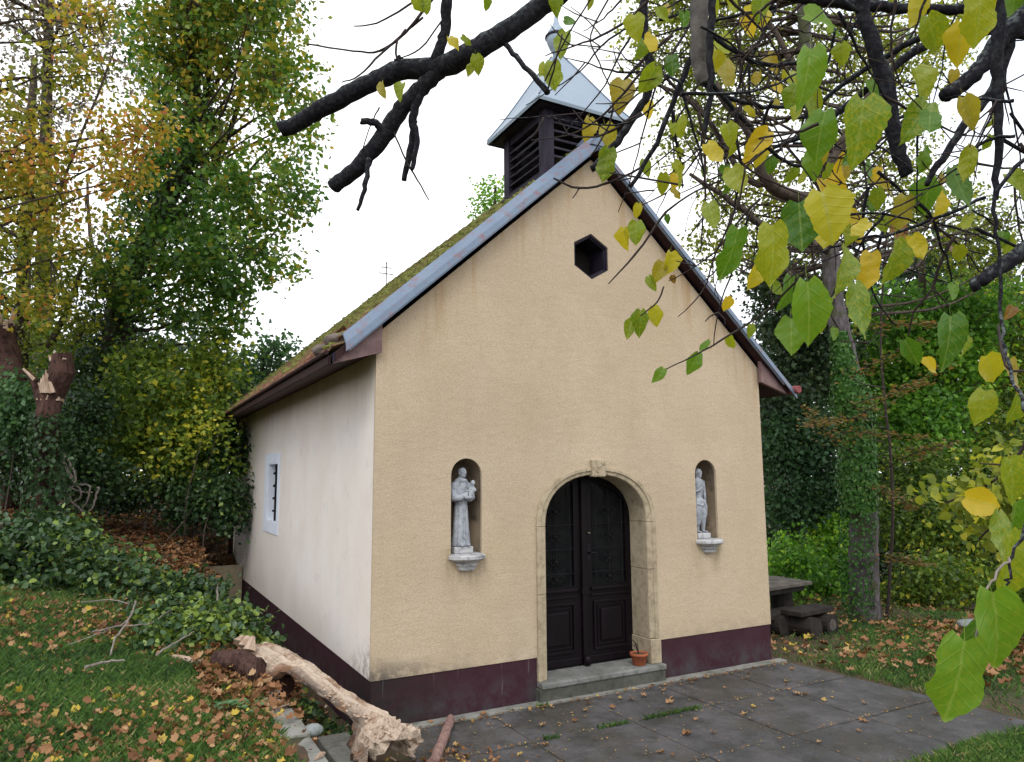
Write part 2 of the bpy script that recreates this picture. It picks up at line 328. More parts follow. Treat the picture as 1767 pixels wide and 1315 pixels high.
M = dict(
 front=mat_stucco_front(), side=mat_stucco_side(), plinth=mat_plinth(),
 surround=mat_stone('sandstone', (.37, .30, .20), (.46, .38, .26), (.22, .17, .11)),
 sill=mat_stone('grey_step_stone', (.15, .15, .14), (.24, .235, .225), (.08, .09, .06)),
 niche=mat_stone('niche_shade_brown', (.16, .12, .08), (.24, .18, .115), (.05, .04, .03), 7),  # one even brown, darkened to carry the shade inside the recess
 riser=mat_stone('mossy_riser', (.06, .062, .05), (.11, .11, .09), (.03, .035, .02), 9),
 bracket=mat_stone('bracket_stone', (.42, .42, .43), (.55, .54, .54), (.13, .13, .13)),
 statue=mat_stone('statue_stone', (.28, .30, .335), (.44, .46, .50), (.13, .14, .16), 22),
 concrete=mat_stone('concrete', (.17, .165, .15), (.27, .26, .23), (.07, .08, .05), 8),
 rock=mat_stone('grey_rock', (.17, .19, .19), (.26, .28, .27), (.08, .1, .07), 8),
 door=simple('dark_door_wood', (.0035, .002, .003), (.007, .004, .006), 8, .5, 60, .3, .003, (1, 1, .2)),
 glass=simple('dark_door_glass', (.006, .007, .008), (.012, .013, .014), 8, .08, 5, .1, .002),
 iron=simple('black_iron', (.012, .012, .014), (.025, .024, .028), 20, .5, 60, .3, .002, metal=.6),
 brass=simple('worn_brass', (.25, .22, .16), (.4, .36, .28), 20, .35, 60, .2, .002, metal=.9),
 towerwood=simple('tower_dark_paint', (.014, .011, .02), (.035, .028, .045), 7, .6, 40, .5, .004, (1, 1, .3)),
 slat=simple('tower_slat_paint', (.05, .045, .06), (.10, .09, .12), 7, .6, 40, .5, .004),
 fascia=simple('brown_eave_board', (.030, .013, .013), (.05, .023, .022), 5, .65, 30, .5, .005, (1, .25, 1)),
 boxend=simple('weathered_pink_board', (.16, .10, .10), (.25, .17, .16), 9, .8, 50, .6, .005),
 pipe=simple('brown_painted_pipe', (.06, .03, .032), (.09, .045, .045), 8, .5, 50, .2, .002),
 flash=mat_flashing(), spire=mat_spire(), tile=mat_tile(), paving=mat_paving(), ground=mat_ground(),
 mortar=mat_stone('old_mortar', (.10, .075, .065), (.20, .15, .13), (.05, .045, .035), 12),
 whiteframe=simple('white_window_plaster', (.66, .70, .80), (.74, .77, .84), 6, .8, 50, .3, .003),
 reveal=simple('pale_reveal', (.42, .44, .46), (.54, .55, .57), 6, .85, 50, .4, .003),
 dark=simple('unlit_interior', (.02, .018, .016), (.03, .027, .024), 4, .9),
 terracotta=simple('terracotta', (.30, .085, .04), (.38, .12, .06), 12, .7, 60, .3, .002),
 bark=mat_bark('brown_bark', (.06, .045, .035), (.11, .085, .07), (.025, .02, .016)),
 greybark=mat_bark('grey_mossy_bark', (.075, .062, .066), (.17, .15, .155), (.04, .035, .033), 7, (.06, .07, .025)),
 redbark=mat_bark('reddish_torn_bark', (.055, .028, .024), (.10, .055, .043), (.016, .01, .009)),
 limb=mat_limb(), greylimb=simple('grey_dead_limb', (.07, .065, .06), (.16, .145, .13), 18, .85, 60, .7, .005),
 twig=simple('brown_twig', (.03, .022, .02), (.06, .045, .04), 30, .8, 80, .4, .002),
 paletwig=simple('pale_dry_stick', (.17, .14, .12), (.30, .26, .23), 20, .85, 80, .4, .003),
 split=mat_wood_split(), torn=simple('torn_pale_wood', (.33, .22, .15), (.60, .47, .36), 14, .9, 50, 1., .02, (1, 1, .3)),
 oldwood=simple('weathered_bench_wood', (.018, .015, .014), (.042, .036, .032), 6, .85, 40, .6, .006),
 oldtop=simple('worn_table_top', (.07, .06, .052), (.16, .14, .12), 6, .8, 40, .6, .006),
 moss=simple('roof_moss', (.075, .085, .018), (.22, .22, .06), 18, .95, 70, .9, .01),
)
GR = lambda *a: list(a)
LM = dict(
 lime=leafmat('linden_leaves', [(0, (.022, .055, .014)), (.35, (.05, .11, .02)), (.6, (.12, .17, .025)), (.8, (.26, .20, .025)), (1, (.36, .22, .04))]),
 orange=leafmat('autumn_leaves', [(0, (.06, .08, .015)), (.35, (.15, .16, .02)), (.6, (.30, .22, .03)), (.82, (.36, .15, .035)), (1, (.20, .07, .035))]),
 greyl=leafmat('grey_brown_leaves', [(0, (.06, .06, .05)), (.5, (.13, .11, .09)), (1, (.2, .12, .08))]),
 dark=leafmat('ivy_leaves', [(0, (.010, .024, .010)), (.5, (.022, .05, .016)), (.85, (.045, .085, .025)), (1, (.13, .18, .03))], .15, .38, .4, gain=1.5),
 brightivy=leafmat('trunk_ivy_leaves', [(0, (.018, .065, .012)), (.6, (.045, .14, .02)), (1, (.12, .22, .04))], .15, .45, .4, gain=1.05),
 bush=leafmat('bush_leaves', [(0, (.022, .04, .010)), (.4, (.05, .085, .014)), (.7, (.11, .15, .02)), (.88, (.26, .23, .025)), (1, (.40, .28, .03))], gain=2.0),
 fresh=leafmat('fresh_green_leaves', [(0, (.025, .065, .010)), (.5, (.065, .14, .016)), (.8, (.15, .24, .02)), (1, (.40, .38, .04))], .38, gain=2.2),
 yg=leafmat('yellow_green_leaves', [(0, (.07, .09, .012)), (.4, (.16, .18, .02)), (.75, (.33, .30, .03)), (1, (.46, .34, .03))], .35),
 blue=leafmat('blue_green_leaves', [(0, (.018, .040, .018)), (.6, (.045, .095, .042)), (1, (.10, .17, .07))]),
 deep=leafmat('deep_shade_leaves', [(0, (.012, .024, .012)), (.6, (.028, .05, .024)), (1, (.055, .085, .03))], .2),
 brown=leafmat('beech_brown_leaves', [(0, (.09, .09, .03)), (.5, (.19, .14, .05)), (1, (.22, .11, .05))], gain=1.1),
 litter=leafmat('fallen_leaf_colours', [(0, (.10, .045, .025)), (.35, (.20, .09, .04)), (.65, (.33, .17, .08)), (.88, (.42, .27, .14)), (1, (.50, .36, .06))], .1, .7, .2, gain=.95),
 grass=leafmat('grass_blades', [(0, (.025, .05, .018)), (.4, (.05, .10, .024)), (.75, (.08, .15, .03)), (.9, (.14, .17, .05)), (1, (.24, .20, .10))], .25, .55, .25, gain=1.4),
)
# ------------------------------------------------------------------ terrain
def smooth(a, b, t): t = np.clip((t-a)/(b-a), 0, 1); return t*t*(3-2*t)
def terr(x, y):
    x = np.asarray(x, float); y = np.asarray(y, float)
    yp = np.clip(y, 0, 14)
    bank = .45+.10*np.clip(-.8-x, 0, 12)+.09*yp+.02*np.clip(y, -9, 0)+.03*np.sin(x*1.7+y*.8)*np.clip(-.85-x, 0, 1)
    ditch = .0-.26*smooth(-.9, 1.2, y)+.12*smooth(5.5, 7.2, y)+.66*smooth(7.62, 7.7, y)+.3*smooth(7.8, 9.4, y)
    w = smooth(-.79, -.81, x)
    z = bank*w+ditch*(1-w)
    # behind the chapel the litter slope runs on at the bank's height
    k = smooth(8.7, 9.6, y)
    back = .45+.09*yp+.10*np.clip(-.8-x, 0, 12)
    z = z*(1-k)+back*k
    # the front court and the meadow on the right
    rt = smooth(0, .3, x)*(1-smooth(8.7, 10, y)*0)
    front = np.where(x > 0, 0., z)
    court = -.012+.05*smooth(-2.74, -2.9, y)*smooth(2.2, 3.4, x)
    mead = .02*smooth(5.3, 6, x)+.03*np.sin(x*1.3)*np.sin(y*1.1+.5)*smooth(5.3, 7, x)-.16*np.clip(x-9.6+.25*y, 0, 10)
    mead = np.where(x > 5.25, mead, court)
    q = smooth(6., 12., y)*smooth(0, 2, x)
    right = mead*(1-q*.0)
    out = np.where(x > .0, right, z)
    far = smooth(30, 60, np.hypot(x, y)); out = out*(1-far)+far*0.5
    # near bank in front of the ditch falls to the court
    return out
def gnd(u, v, far=40):
    D = AR*(u-883.5)/FPX - AU*(v-657.5)/FPX + AF
    t = np.linspace(1, far, 4000); P = CAM_P[None]+t[:, None]*D[None]
    b = P[:, 2] < terr(P[:, 0], P[:, 1]); i = np.argmax(b) if b.any() else -1
    return P[i]
def grid_axis(lo, hi, fine_lo, fine_hi, step, extra=()):
    a = list(np.arange(fine_lo, fine_hi, step)); s = step
    x = fine_hi
    while x < hi: a.append(x); s *= 1.35; x += s
    x = fine_lo; s = step
    while x > lo: x -= s*1.35; s *= 1.35; a.append(x)
    return np.array(sorted(set([round(float(q), 4) for q in list(a)+list(extra)])))
gx = grid_axis(-600, 600, -8, 12, .16, (-.81, -.79, 0, .02, 5.24, 5.27)); gy = grid_axis(-600, 600, -8, 14, .16)
X, Y = np.meshgrid(gx, gy); Z = terr(X, Y)
Z = Z + (np.where((X > .0) & (X < 5.4) & (Y > -2.8), 0, .012))*np.sin(X*7.1+np.sin(Y*5))*np.cos(Y*6.3)
nx, ny = len(gx), len(gy); I = np.arange(nx*ny).reshape(ny, nx)
F = np.stack([I[:-1, :-1], I[:-1, 1:], I[1:, 1:], I[1:, :-1]], -1).reshape(-1, 4)
g = npmesh('ground', np.stack([X, Y, Z], -1).reshape(-1, 3), F, M['ground'], smooth=True); g['kind'] = 'structure'

# paving: one slab per object in front of the chapel
pav = thing('paving', None, None, (2.6, -1.4, 0)); pav['kind'] = 'structure'
xs = [.10, 1.13, 2.17, 3.13, 4.09, 5.02]; ys = [-.135, -.93, -1.89, -2.78]
for j in range(3):
    for i in range(5):
        a, b = xs[i]+(0 if j != 1 else .0), xs[i+1]; y1, y0 = ys[j], ys[j+1]
        if i == 4: b = 5.04+.10*j+.09
        dz = random.uniform(-.006, .004)
        mb = MB(); gp = .007
        sl = .05*0
        vs = [(a+gp, y0+gp, -.08), (b-gp, y0+gp, -.08), (b-gp-(.09 if i == 4 else 0), y1-gp, -.08), (a+gp, y1-gp, -.08)]
        vs += [(p[0], p[1], dz+random.uniform(-.003, .003)) for p in vs]
        mb.add(vs, [(0, 3, 2, 1), (4, 5, 6, 7), (0, 1, 5, 4), (1, 2, 6, 5), (2, 3, 7, 6), (3, 0, 4, 7)])
        mb.build('slab', M['paving'], pav, bevel=.006)
mb = MB(); mb.box((.02, -.13, -.08), (5.1, -.012, .012)); mb.build('wall_strip', M['concrete'], pav, bevel=.006)

# ------------------------------------------------------------------ chapel
ch = thing('chapel', 'small ochre gabled village chapel with a plum plinth and a louvred bell turret', 'chapel', (2.5, 4.4, 0))
W, L, ZP, ZE, ZA, XA = 5.0, 8.8, .415, 3.40, 5.78, 2.5
def plate(outer, holes, fn, t, caps=True):
    """extruded polygon with holes; fn(s,t,depth)->xyz, depth 0 front, t back"""
    mb = MB(); loops = [outer]+holes; flat = [p for l in loops for p in l]
    tris = tessellate_polygon([[Vector((p[0], p[1], 0)) for p in l] for l in loops]); n = len(flat)
    vs = [fn(p[0], p[1], 0) for p in flat]+[fn(p[0], p[1], t) for p in flat]
    fs = [tuple(q) for q in tris]+[tuple(i+n for i in reversed(q)) for q in tris]; b = 0
    for l in loops:
        k = len(l)
        for i in range(k): fs.append((b+i, b+(i+1) % k, b+(i+1) % k+n, b+i+n))
        b += k
    mb.add(vs, fs); return mb
def fixn(o):
    import bmesh
    b = bmesh.new(); b.from_mesh(o.data); bmesh.ops.recalc_face_normals(b, faces=b.faces); b.to_mesh(o.data); b.free(); return o
DC = 2.485                                   # door axis
def arch(cx, z0, zs, hw, rise, n=20, e=2.25):
    pts = [(cx-hw, z0), (cx-hw, zs)]
    for k in range(1, n):
        th = PI-PI*k/n; c, s = math.cos(th), math.sin(th)
        pts.append((cx+hw*math.copysign(abs(c)**(2/e), c), zs+rise*abs(s)**(2/e)))
    return pts+[(cx+hw, zs), (cx+hw, z0)]
OH, OR_, OS = .77, .60, 1.70                 # outer half width, rise, spring of the surround
IH, IR, = .655, .52
fy = lambda s, t, d: (s, d, t)
door_hole = arch(DC, ZP, OS, OH-.015, OR_-.015)
outer = [(0, ZP)]+door_hole+[(W, ZP), (W, 3.55), (XA, 5.81), (0, 3.55)]
def niche_pts(cx, z0, ztop, r, n=14): return [(cx-r, z0)]+[(cx-r*math.cos(PI*k/n), ztop-r+r*math.sin(PI*k/n)) for k in range(n+1)]+[(cx+r, z0)]
N1, N2, NR = .935, 4.045, .165
NZ0, NZ1 = 1.47, 2.39
n1 = niche_pts(N1, NZ0, NZ1, NR); n2 = niche_pts(N2, NZ0, NZ1, NR)
hexc = (2.475, 4.66); hexp = [(hexc[0]+.265*math.sin(k*PI/3), hexc[1]+.265*math.cos(k*PI/3)) for k in range(6)]
fixn(plate(outer, [n1, n2, hexp], fy, .03).build('front_wall', M['front'], ch))
# niches: a half-round recess with a quarter dome, its shade put into a brown darker than the front
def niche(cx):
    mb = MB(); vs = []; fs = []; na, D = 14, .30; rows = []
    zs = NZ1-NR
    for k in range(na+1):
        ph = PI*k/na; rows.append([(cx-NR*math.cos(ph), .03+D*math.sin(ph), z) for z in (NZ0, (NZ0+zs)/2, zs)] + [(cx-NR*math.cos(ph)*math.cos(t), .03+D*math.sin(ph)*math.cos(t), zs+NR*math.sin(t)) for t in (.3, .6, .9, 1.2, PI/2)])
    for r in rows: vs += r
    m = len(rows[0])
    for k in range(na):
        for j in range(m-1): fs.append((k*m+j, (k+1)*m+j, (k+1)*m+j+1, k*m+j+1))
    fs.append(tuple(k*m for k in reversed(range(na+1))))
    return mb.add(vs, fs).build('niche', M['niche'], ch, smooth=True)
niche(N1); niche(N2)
# side and rear walls; window opening in the left one
fx = lambda s, t, d: (d, s, t)
WY0, WY1, WZ0, WZ1 = 4.58, 5.34, 1.55, 2.44
fixn(plate([(.032, ZP), (L, ZP), (L, ZE), (.032, ZE)], [[(WY0, WZ0), (WY1, WZ0), (WY1, WZ1), (WY0, WZ1)]], fx, .4).build('side_wall', M['side'], ch))
fixn(plate([(.032, ZP), (L, ZP), (L, ZE), (.032, ZE)], [], lambda s, t, d: (W-d, s, t), .4).build('side_wall', M['side'], ch))
MB().box((.402, L-.4, ZP), (W-.402, L-.002, ZE)).build('rear_wall', M['side'], ch)
# plinth, set back a hair, thicker strip before the wall
for a, b in ((.008, DC-OH-.003), (DC+OH+.003, W-.008)):
    MB().box((a, .008, -.6), (b, .4, ZP-.001)).build('plinth', M['plinth'], ch)
MB().box((.0085, .402, -.6), (.4, L-.01, ZP-.001)).build('plinth', M['plinth'], ch)
MB().box((W-.4, .402, -.3), (W-.0085, L-.01, ZP-.001)).build('plinth', M['plinth'], ch)
MB().box((.402, L-.4, -.3), (W-.402, L-.012, ZP-.001)).build('plinth', M['plinth'], ch)
MB().box((.41, .45, -.1), (W-.41, L-.41, .12)).build('interior_floor', M['dark'], ch)
# hexagonal window: dark wooden lining set in the opening
hl = [(hexc[0]+.262*math.sin(k*PI/3), hexc[1]+.262*math.cos(k*PI/3)) for k in range(6)]
hi_ = [(hexc[0]+.225*math.sin(k*PI/3), hexc[1]+.225*math.cos(k*PI/3)) for k in range(6)]
hx = plate(hl, [hi_], lambda s, t, d: (s, .035+d, t), .28).build('hexagonal_window', M['towerwood'], ch); fixn(hx)
hr = plate([(hexc[0]+.262*math.sin(k*PI/3), hexc[1]+.262*math.cos(k*PI/3)) for k in range(6)], [[(hexc[0]+.2615*math.sin(k*PI/3)*.93, hexc[1]+.2615*math.cos(k*PI/3)*.93) for k in range(6)]], lambda s, t, d: (s, .012+d, t), .022).build('window_frame', M['towerwood'], hx); fixn(hr)
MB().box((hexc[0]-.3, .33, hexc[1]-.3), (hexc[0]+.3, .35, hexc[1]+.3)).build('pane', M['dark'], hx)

# door surround: separate sandstone blocks, proud of the render, deep reveal
sur = thing('door_surround', None, None, (DC, 0, 0)); sur.parent = ch; sur.matrix_parent_inverse = WM[ch.name].inverted()
Z0 = .185
def prof(f, kind):   # f in 0..1 along left jamb, arch, right jamb -> (outer, inner)
    pass
def ringpt(cx, zs, hw, rise, th, e=2.25):
    c, s = math.cos(th), math.sin(th); return (cx+hw*math.copysign(abs(c)**(2/e), c), zs+rise*abs(s)**(2/e))
def sblock(pts_o, pts_i, name='stone'):
    """band between outer and inner polylines: stepped front (two fasciae), deep reveal back to the door"""
    mb = MB(); rows = []
    for (ox, oz), (ix, iz) in zip(pts_o, pts_i):
        f = lambda t: (ox+(ix-ox)*t, oz+(iz-oz)*t)
        P = [(f(0), .029), (f(0), -.022), (f(.42), -.026), (f(.47), -.010), (f(.9), -.008), (f(1), .005), (f(1), .37), (f(0), .37)]
        rows.append([(p[0], y, p[1]) for p, y in P])
    vs = [q for r in rows for q in r]; m = 8; fs = []
    for k in range(len(rows)-1):
        for j in range(m): fs.append((k*m+j, k*m+(j+1) % m, (k+1)*m+(j+1) % m, (k+1)*m+j))
    fs.append(tuple(range(m))); fs.append(tuple((len(rows)-1)*m+j for j in reversed(range(m))))
    return fixn(mb.add(vs, fs).build(name, M['surround'], sur, bevel=.004))
def jamb(sg, za, zb): sblock([(DC+sg*OH, za), (DC+sg*OH, zb)], [(DC+sg*IH, za), (DC+sg*IH, zb)])
jamb(-1, Z0, 1.02); jamb(-1, 1.025, OS-.003); jamb(1, Z0+.26, .98+.2); jamb(1, 1.185, OS-.003)
def archb(a, b, n=10):
    th = [a+(b-a)*k/n for k in range(n+1)]
    sblock([ringpt(DC, OS, OH, OR_, t) for t in th], [ringpt(DC, OS, IH, IR, t) for t in th])
archb(PI, PI/2+.17); archb(PI/2+.165, PI/2+.09, 2); archb(PI/2-.10, PI/2-.165, 2); archb(PI/2-.17, 0)
archb(PI/2+.085, PI/2-.095, 2)
mb = MB(); mb.box((DC-.088, -.05, OS+OR_-.10), (DC+.088, .028, OS+OR_+.085)); ks = mb.build('keystone', M['surround'], sur, bevel=.012)
mb = MB()
for q in range(9):      # worn relief carved on the keystone
    a = random.uniform(-.07, .07); b = random.uniform(-.085, .07)
    mb.tube([(DC+a-.012, -.053, OS+OR_+b), (DC+a+random.uniform(-.02, .03), -.055, OS+OR_+b+random.uniform(-.03, .03))], .006, 5)
mb.build('carving', M['surround'], sur)
jb = MB().box((DC+IH-.012, -.034, Z0-.001), (DC+OH+.016, .37, Z0+.255)).build('stone', M['surround'], sur, bevel=.008)
# threshold and riser
th = MB(); th.box((DC-OH-.0, -.10, .125), (DC+OH+.03, .40, Z0-.002)); th.build('threshold', M['sill'], ch, bevel=.014)
MB().box((DC-OH-.02, -.085, -.08), (DC+OH+.02, .39, .124)).build('step_riser', M['riser'], ch, bevel=.01)

# double door
dr = thing('door', None, None, (DC, .3, Z0)); dr.parent = ch; dr.matrix_parent_inverse = WM[ch.name].inverted()
DY = .30
def ztop(x, hw=IH+.02, rise=IR+.02):
    t = min(1, abs((x-DC)/hw)); return OS+rise*(max(0, 1-t**2.25))**(1/2.25)
def archpoly(x0, x1, z0, off=0, n=8):
    return [(x0, z0)]+[(x0+(x1-x0)*k/n, ztop(x0+(x1-x0)*k/n)-off) for k in range(n+1)]+[(x1, z0)]
for sg in (-1, 1):
    xo, xi = DC+sg*(IH+.01), DC+sg*.035; a, b = min(xo, xi), max(xo, xi)
    a2, b2 = a+.085, b-.085
    gl = archpoly(a2, b2, 1.02, .10)
    lf = fixn(plate(archpoly(a, b, Z0+.003), [gl], lambda s, t, d: (s, DY+d, t), .05).build('door_leaf', M['door'], dr))
    MB().box((a2-.01, DY+.03, 1.0), (b2+.01, DY+.04, ztop((a2+b2)/2))).build('glass', M['glass'], dr)
    # moulding below the glass, projecting rails
    MB().box((a2-.03, DY-.03, .965), (b2+.03, DY-.001, 1.0)).build('rail', M['door'], dr, bevel=.008)
    MB().box((a2-.03, DY-.018, .90), (b2+.03, DY-.001, .925)).build('rail', M['door'], dr, bevel=.006)
    for (m0, m1, d) in ((0, .028, .022), (.05, .066, .012)):
        fixn(plate([(a2+m0, .33+m0), (b2-m0, .33+m0), (b2-m0, .855-m0), (a2+m0, .855-m0)], [[(a2+m1, .33+m1), (b2-m1, .33+m1), (b2-m1, .855-m1), (a2+m1, .855-m1)]], lambda s, t, dd: (s, DY-d+dd, t), d-.001).build('moulding', M['door'], dr, bevel=.005))
    mb = MB(); mb.box((a2+.09, DY-.026, .33+.09), (b2-.09, DY-.001, .855-.09)); mb.build('panel', M['door'], dr, bevel=.018)
    MB().box((a+.01, DY-.02, Z0+.02), (b-.01, DY-.001, Z0+.095)).build('kick_board', M['door'], dr, bevel=.008)
    # wrought iron grille of scrolls before the glass
    g_ = MB(); cx = (a2+b2)/2
    for xx in (a2+.05, cx, b2-.05): g_.tube([(xx, DY-.006, 1.02), (xx, DY-.006, ztop(xx)-.12)], .006, 6)
    for zz in (1.16, 1.42, 1.68): g_.tube([(a2, DY-.006, zz), (b2, DY-.006, zz)], .005, 6)
    for zz in (1.10, 1.29, 1.55, 1.82):
        for s2 in (-1, 1):
            g_.tube([(cx+s2*(.05+.045*math.cos(t)*(1-t/9)), DY-.01, zz+.055*math.sin(t)*(1-t/9)) for t in np.linspace(0, 7, 18)], .005, 5)
        g_.ico((cx, DY-.015, zz), .016, 1)
    g_.build('iron_grille', M['iron'], dr)
mb = MB(); mb.box((DC-.034, DY-.035, Z0+.01), (DC+.034, DY+.02, ztop(DC)-.01)); post = mb.build('meeting_post', M['door'], dr, bevel=.012)
MB().box((DC-.045, DY-.045, .93), (DC+.045, DY-.03, 1.0)).build('collar', M['door'], dr, bevel=.005)
MB().lathe([(.0, 0), (.03, .0), (.045, .03), (.045, .07), (.03, .1), (0, .1)], (DC, DY-.05, Z0+.01), 14).build('knob', M['door'], dr, True)
h = MB(); h.tube([(DC+.07, DY, 1.37), (DC+.07, DY-.06, 1.37), (DC+.14, DY-.065, 1.368)], .009, 8); h.box((DC+.05, DY-.008, 1.28), (DC+.09, DY+.001, 1.46)); h.build('handle', M['iron'], dr)
MB().lathe([(.0, 0), (.02, 0), (.02, .012), (0, .012)], (DC+.07, DY-.02, 1.58), 12).build('lock', M['brass'], dr)

# left window: white plaster band, pale reveal, dark pane, iron bars
win = thing('window', None, None, (0, 5.04, 2.0)); win.parent = ch; win.matrix_parent_inverse = WM[ch.name].inverted()
fixn(plate([(4.42, 1.39), (5.64, 1.39), (5.64, 2.585), (4.42, 2.585)], [[(WY0, WZ0), (WY1, WZ0), (WY1, WZ1), (WY0, WZ1)]], lambda s, t, d: (-.012+d, s, t), .011).build('frame', M['whiteframe'], win))
fixn(plate([(WY0+.001, WZ0+.001), (WY1-.001, WZ0+.001), (WY1-.001, WZ1-.001), (WY0+.001, WZ1-.001)], [[(WY0+.02, WZ0+.02), (WY1-.02, WZ0+.02), (WY1-.02, WZ1-.02), (WY0+.02, WZ1-.02)]], lambda s, t, d: (-.008+d, s, t), .25).build('reveal', M['whiteframe'], win))
MB().box((.24, WY0+.02, WZ0+.02), (.25, WY1-.02, WZ1-.02)).build('pane', M['glass'], win)
MB().tube([(.045, 4.98, WZ0), (.045, 4.98, WZ1)], .016, 8).build('bar', M['iron'], win)
for k in range(4):
    z = WZ0+.16+k*.19; MB().tube([(.05, 4.87, z), (.035, 4.98, z+.01), (.05, 5.16, z)], .020, 6).build('bar', M['iron'], win)

# statue brackets
for cx in (N1, N2):
    b = MB(); 
    def half(prof, b=b, cx=cx):
        n = 14; base = len(b.v)
        for r, dp, z in prof:
            for k in range(n+1):
                th = PI+PI*k/n; b.v.append((cx+r*math.cos(th), -.001+dp*math.sin(th), z))
        for i in range(len(prof)-1):
            for k in range(n): b.f.append((base+i*(n+1)+k, base+i*(n+1)+k+1, base+(i+1)*(n+1)+k+1, base+(i+1)*(n+1)+k))
        b.f.append(tuple(base+k for k in range(n+1))[::-1]); b.f.append(tuple(base+(len(prof)-1)*(n+1)+k for k in range(n+1)))
        for i in range(len(prof)-1): b.f.append((base+i*(n+1), base+(i+1)*(n+1), base+(i+1)*(n+1)+n, base+i*(n+1)+n))
    half([(.07, .05, 1.315), (.085, .07, 1.325), (.095, .085, 1.355), (.08, .07, 1.358), (.105, .09, 1.362), (.115, .10, 1.385), (.10, .09, 1.39), (.165, .13, 1.415), (.19, .155, 1.43), (.19, .155, 1.455), (.175, .145, 1.468)])
    br = b.build('bracket', M['bracket'], ch)
    MB().box((cx-.16, -.0005, 1.43), (cx+.16, .2, NZ0+.002)).build('niche_shelf', M['bracket'], ch)

# ------------------------------------------------------------------ roof
RS = .905; ZR = 5.97; XE = -.43; YF = -.115; YR = 7.25; YB = 9.15
def rz(x): return ZR-RS*abs(XA-x)
rf = thing('roof', None, None, (XA, 4.4, ZE)); rf.parent = ch; rf.matrix_parent_inverse = WM[ch.name].inverted()
XE2 = 2*XA-XE; ze = rz(XE)
mb = MB(); T = .09
vt = [(XA, YF+.03, ZR), (XA, YR, ZR), (XE, YB, ze), (XE, YF+.03, ze), (XE2, YB, ze), (XE2, YF+.03, ze)]
vb = [(x, y, z-T) for x, y, z in vt]
mb.add(vt+vb, [(0, 1, 2, 3), (1, 0, 5, 4), (1, 4, 2), (6, 9, 8, 7), (7, 10, 11, 6), (7, 8, 10), (3, 2, 8, 9), (4, 5, 11, 10), (2, 4, 10, 8), (0, 3, 9, 6), (5, 0, 6, 11)])
mb.build('roof_deck', M['towerwood'], rf)
# tiles
ang = math.atan(RS); SL = (XA-XE)/math.cos(ang); TL, TW = .39, .245; EXP = .315; PW = .232
def tile_mesh(name, n=6):
    V = []; Fq = []
    for a in (0, 1):
        for k in range(n+1):
            u = k/n; x = -TW/2+TW*u; z = .014*math.cos(u*2*PI)+.012*(u > .85)
            V.append((x, a*TL, z+.018)); V.append((x, a*TL, z))
    s = 2*(n+1)
    for k in range(n):
        Fq += [(2*k, 2*k+2, s+2*k+2, s+2*k), (2*k+1, s+2*k+1, s+2*k+3, 2*k+3), (2*k, 2*k+1, 2*k+3, 2*k+2), (s+2*k, s+2*k+2, s+2*k+3, s+2*k+1)]
    Fq += [(0, s, s+1, 1), (2*n, 2*n+1, s+2*n+1, s+2*n)]
    me = bpy.data.meshes.new(name); me.from_pydata(V, [], Fq); me.materials.append(M['tile']); me.update(); return me
TM = tile_mesh('tile')
spots = []
for side in (0, 1):
    for r in range(12):
        s_low = SL-r*EXP+.05              # distance from ridge of the lower edge
        for c in range(42):
            y = YF+.32+c*PW
            if y+TW/2 > YR+(YB-YR)*min(1, (s_low-.1)/SL): continue
            spots.append((side, s_low, y))
def tilemat(side, s_low, y, jit=1):
    a = ang+.045+random.uniform(-.025, .025)*jit
    x = XA-s_low*math.cos(ang) if side == 0 else XA+s_low*math.cos(ang); z = ZR-s_low*math.sin(ang)+.035+random.uniform(-.004, .008)*jit
    if side == 0: R = Matrix(((0, math.cos(a), -math.sin(a)), (-1, 0, 0), (0, math.sin(a), math.cos(a)))).to_4x4()
    else: R = Matrix(((0, -math.cos(a), math.sin(a)), (1, 0, 0), (0, math.sin(a), math.cos(a)))).to_4x4()
    return Matrix.Translation((x, y, z)) @ Matrix.Rotation(random.uniform(-.03, .03)*jit, 4, 'Z') @ R
L0 = sorted([s for s in spots if s[0] == 0], key=lambda s: (s[2]+6.5)**2+(XA-s[1]*math.cos(ang)+2)**2)
for s in L0[:285]:
    o = bpy.data.objects.new('tile', TM); o.matrix_basis = tilemat(*s); link(o, rf)
rest = L0[285:]+[s for s in spots if s[0] == 1]
mb = MB(); tv = [v.co.copy() for v in TM.vertices]; tf = [tuple(p.vertices) for p in TM.polygons]
for s in rest:
    Mt = tilemat(*s); mb.add([tuple(Mt @ v) for v in tv], tf)
# rear hip face
nrow = 8
for r in range(10):
    f = 1-(r+.0)/10; zz = ze+(ZR-ze)*(1-f)+.04; yy = YR+(YB-YR)*f; hw = (XA-XE)*f
    for k in range(int(2*hw/.25)):
        xx = XA-hw+.12+k*.25; mb.box((xx-.12, yy-.2, zz-.02), (xx+.12, yy+.03, zz+.02))
mb.build('tile_field', M['tile'], rf, kind='stuff')
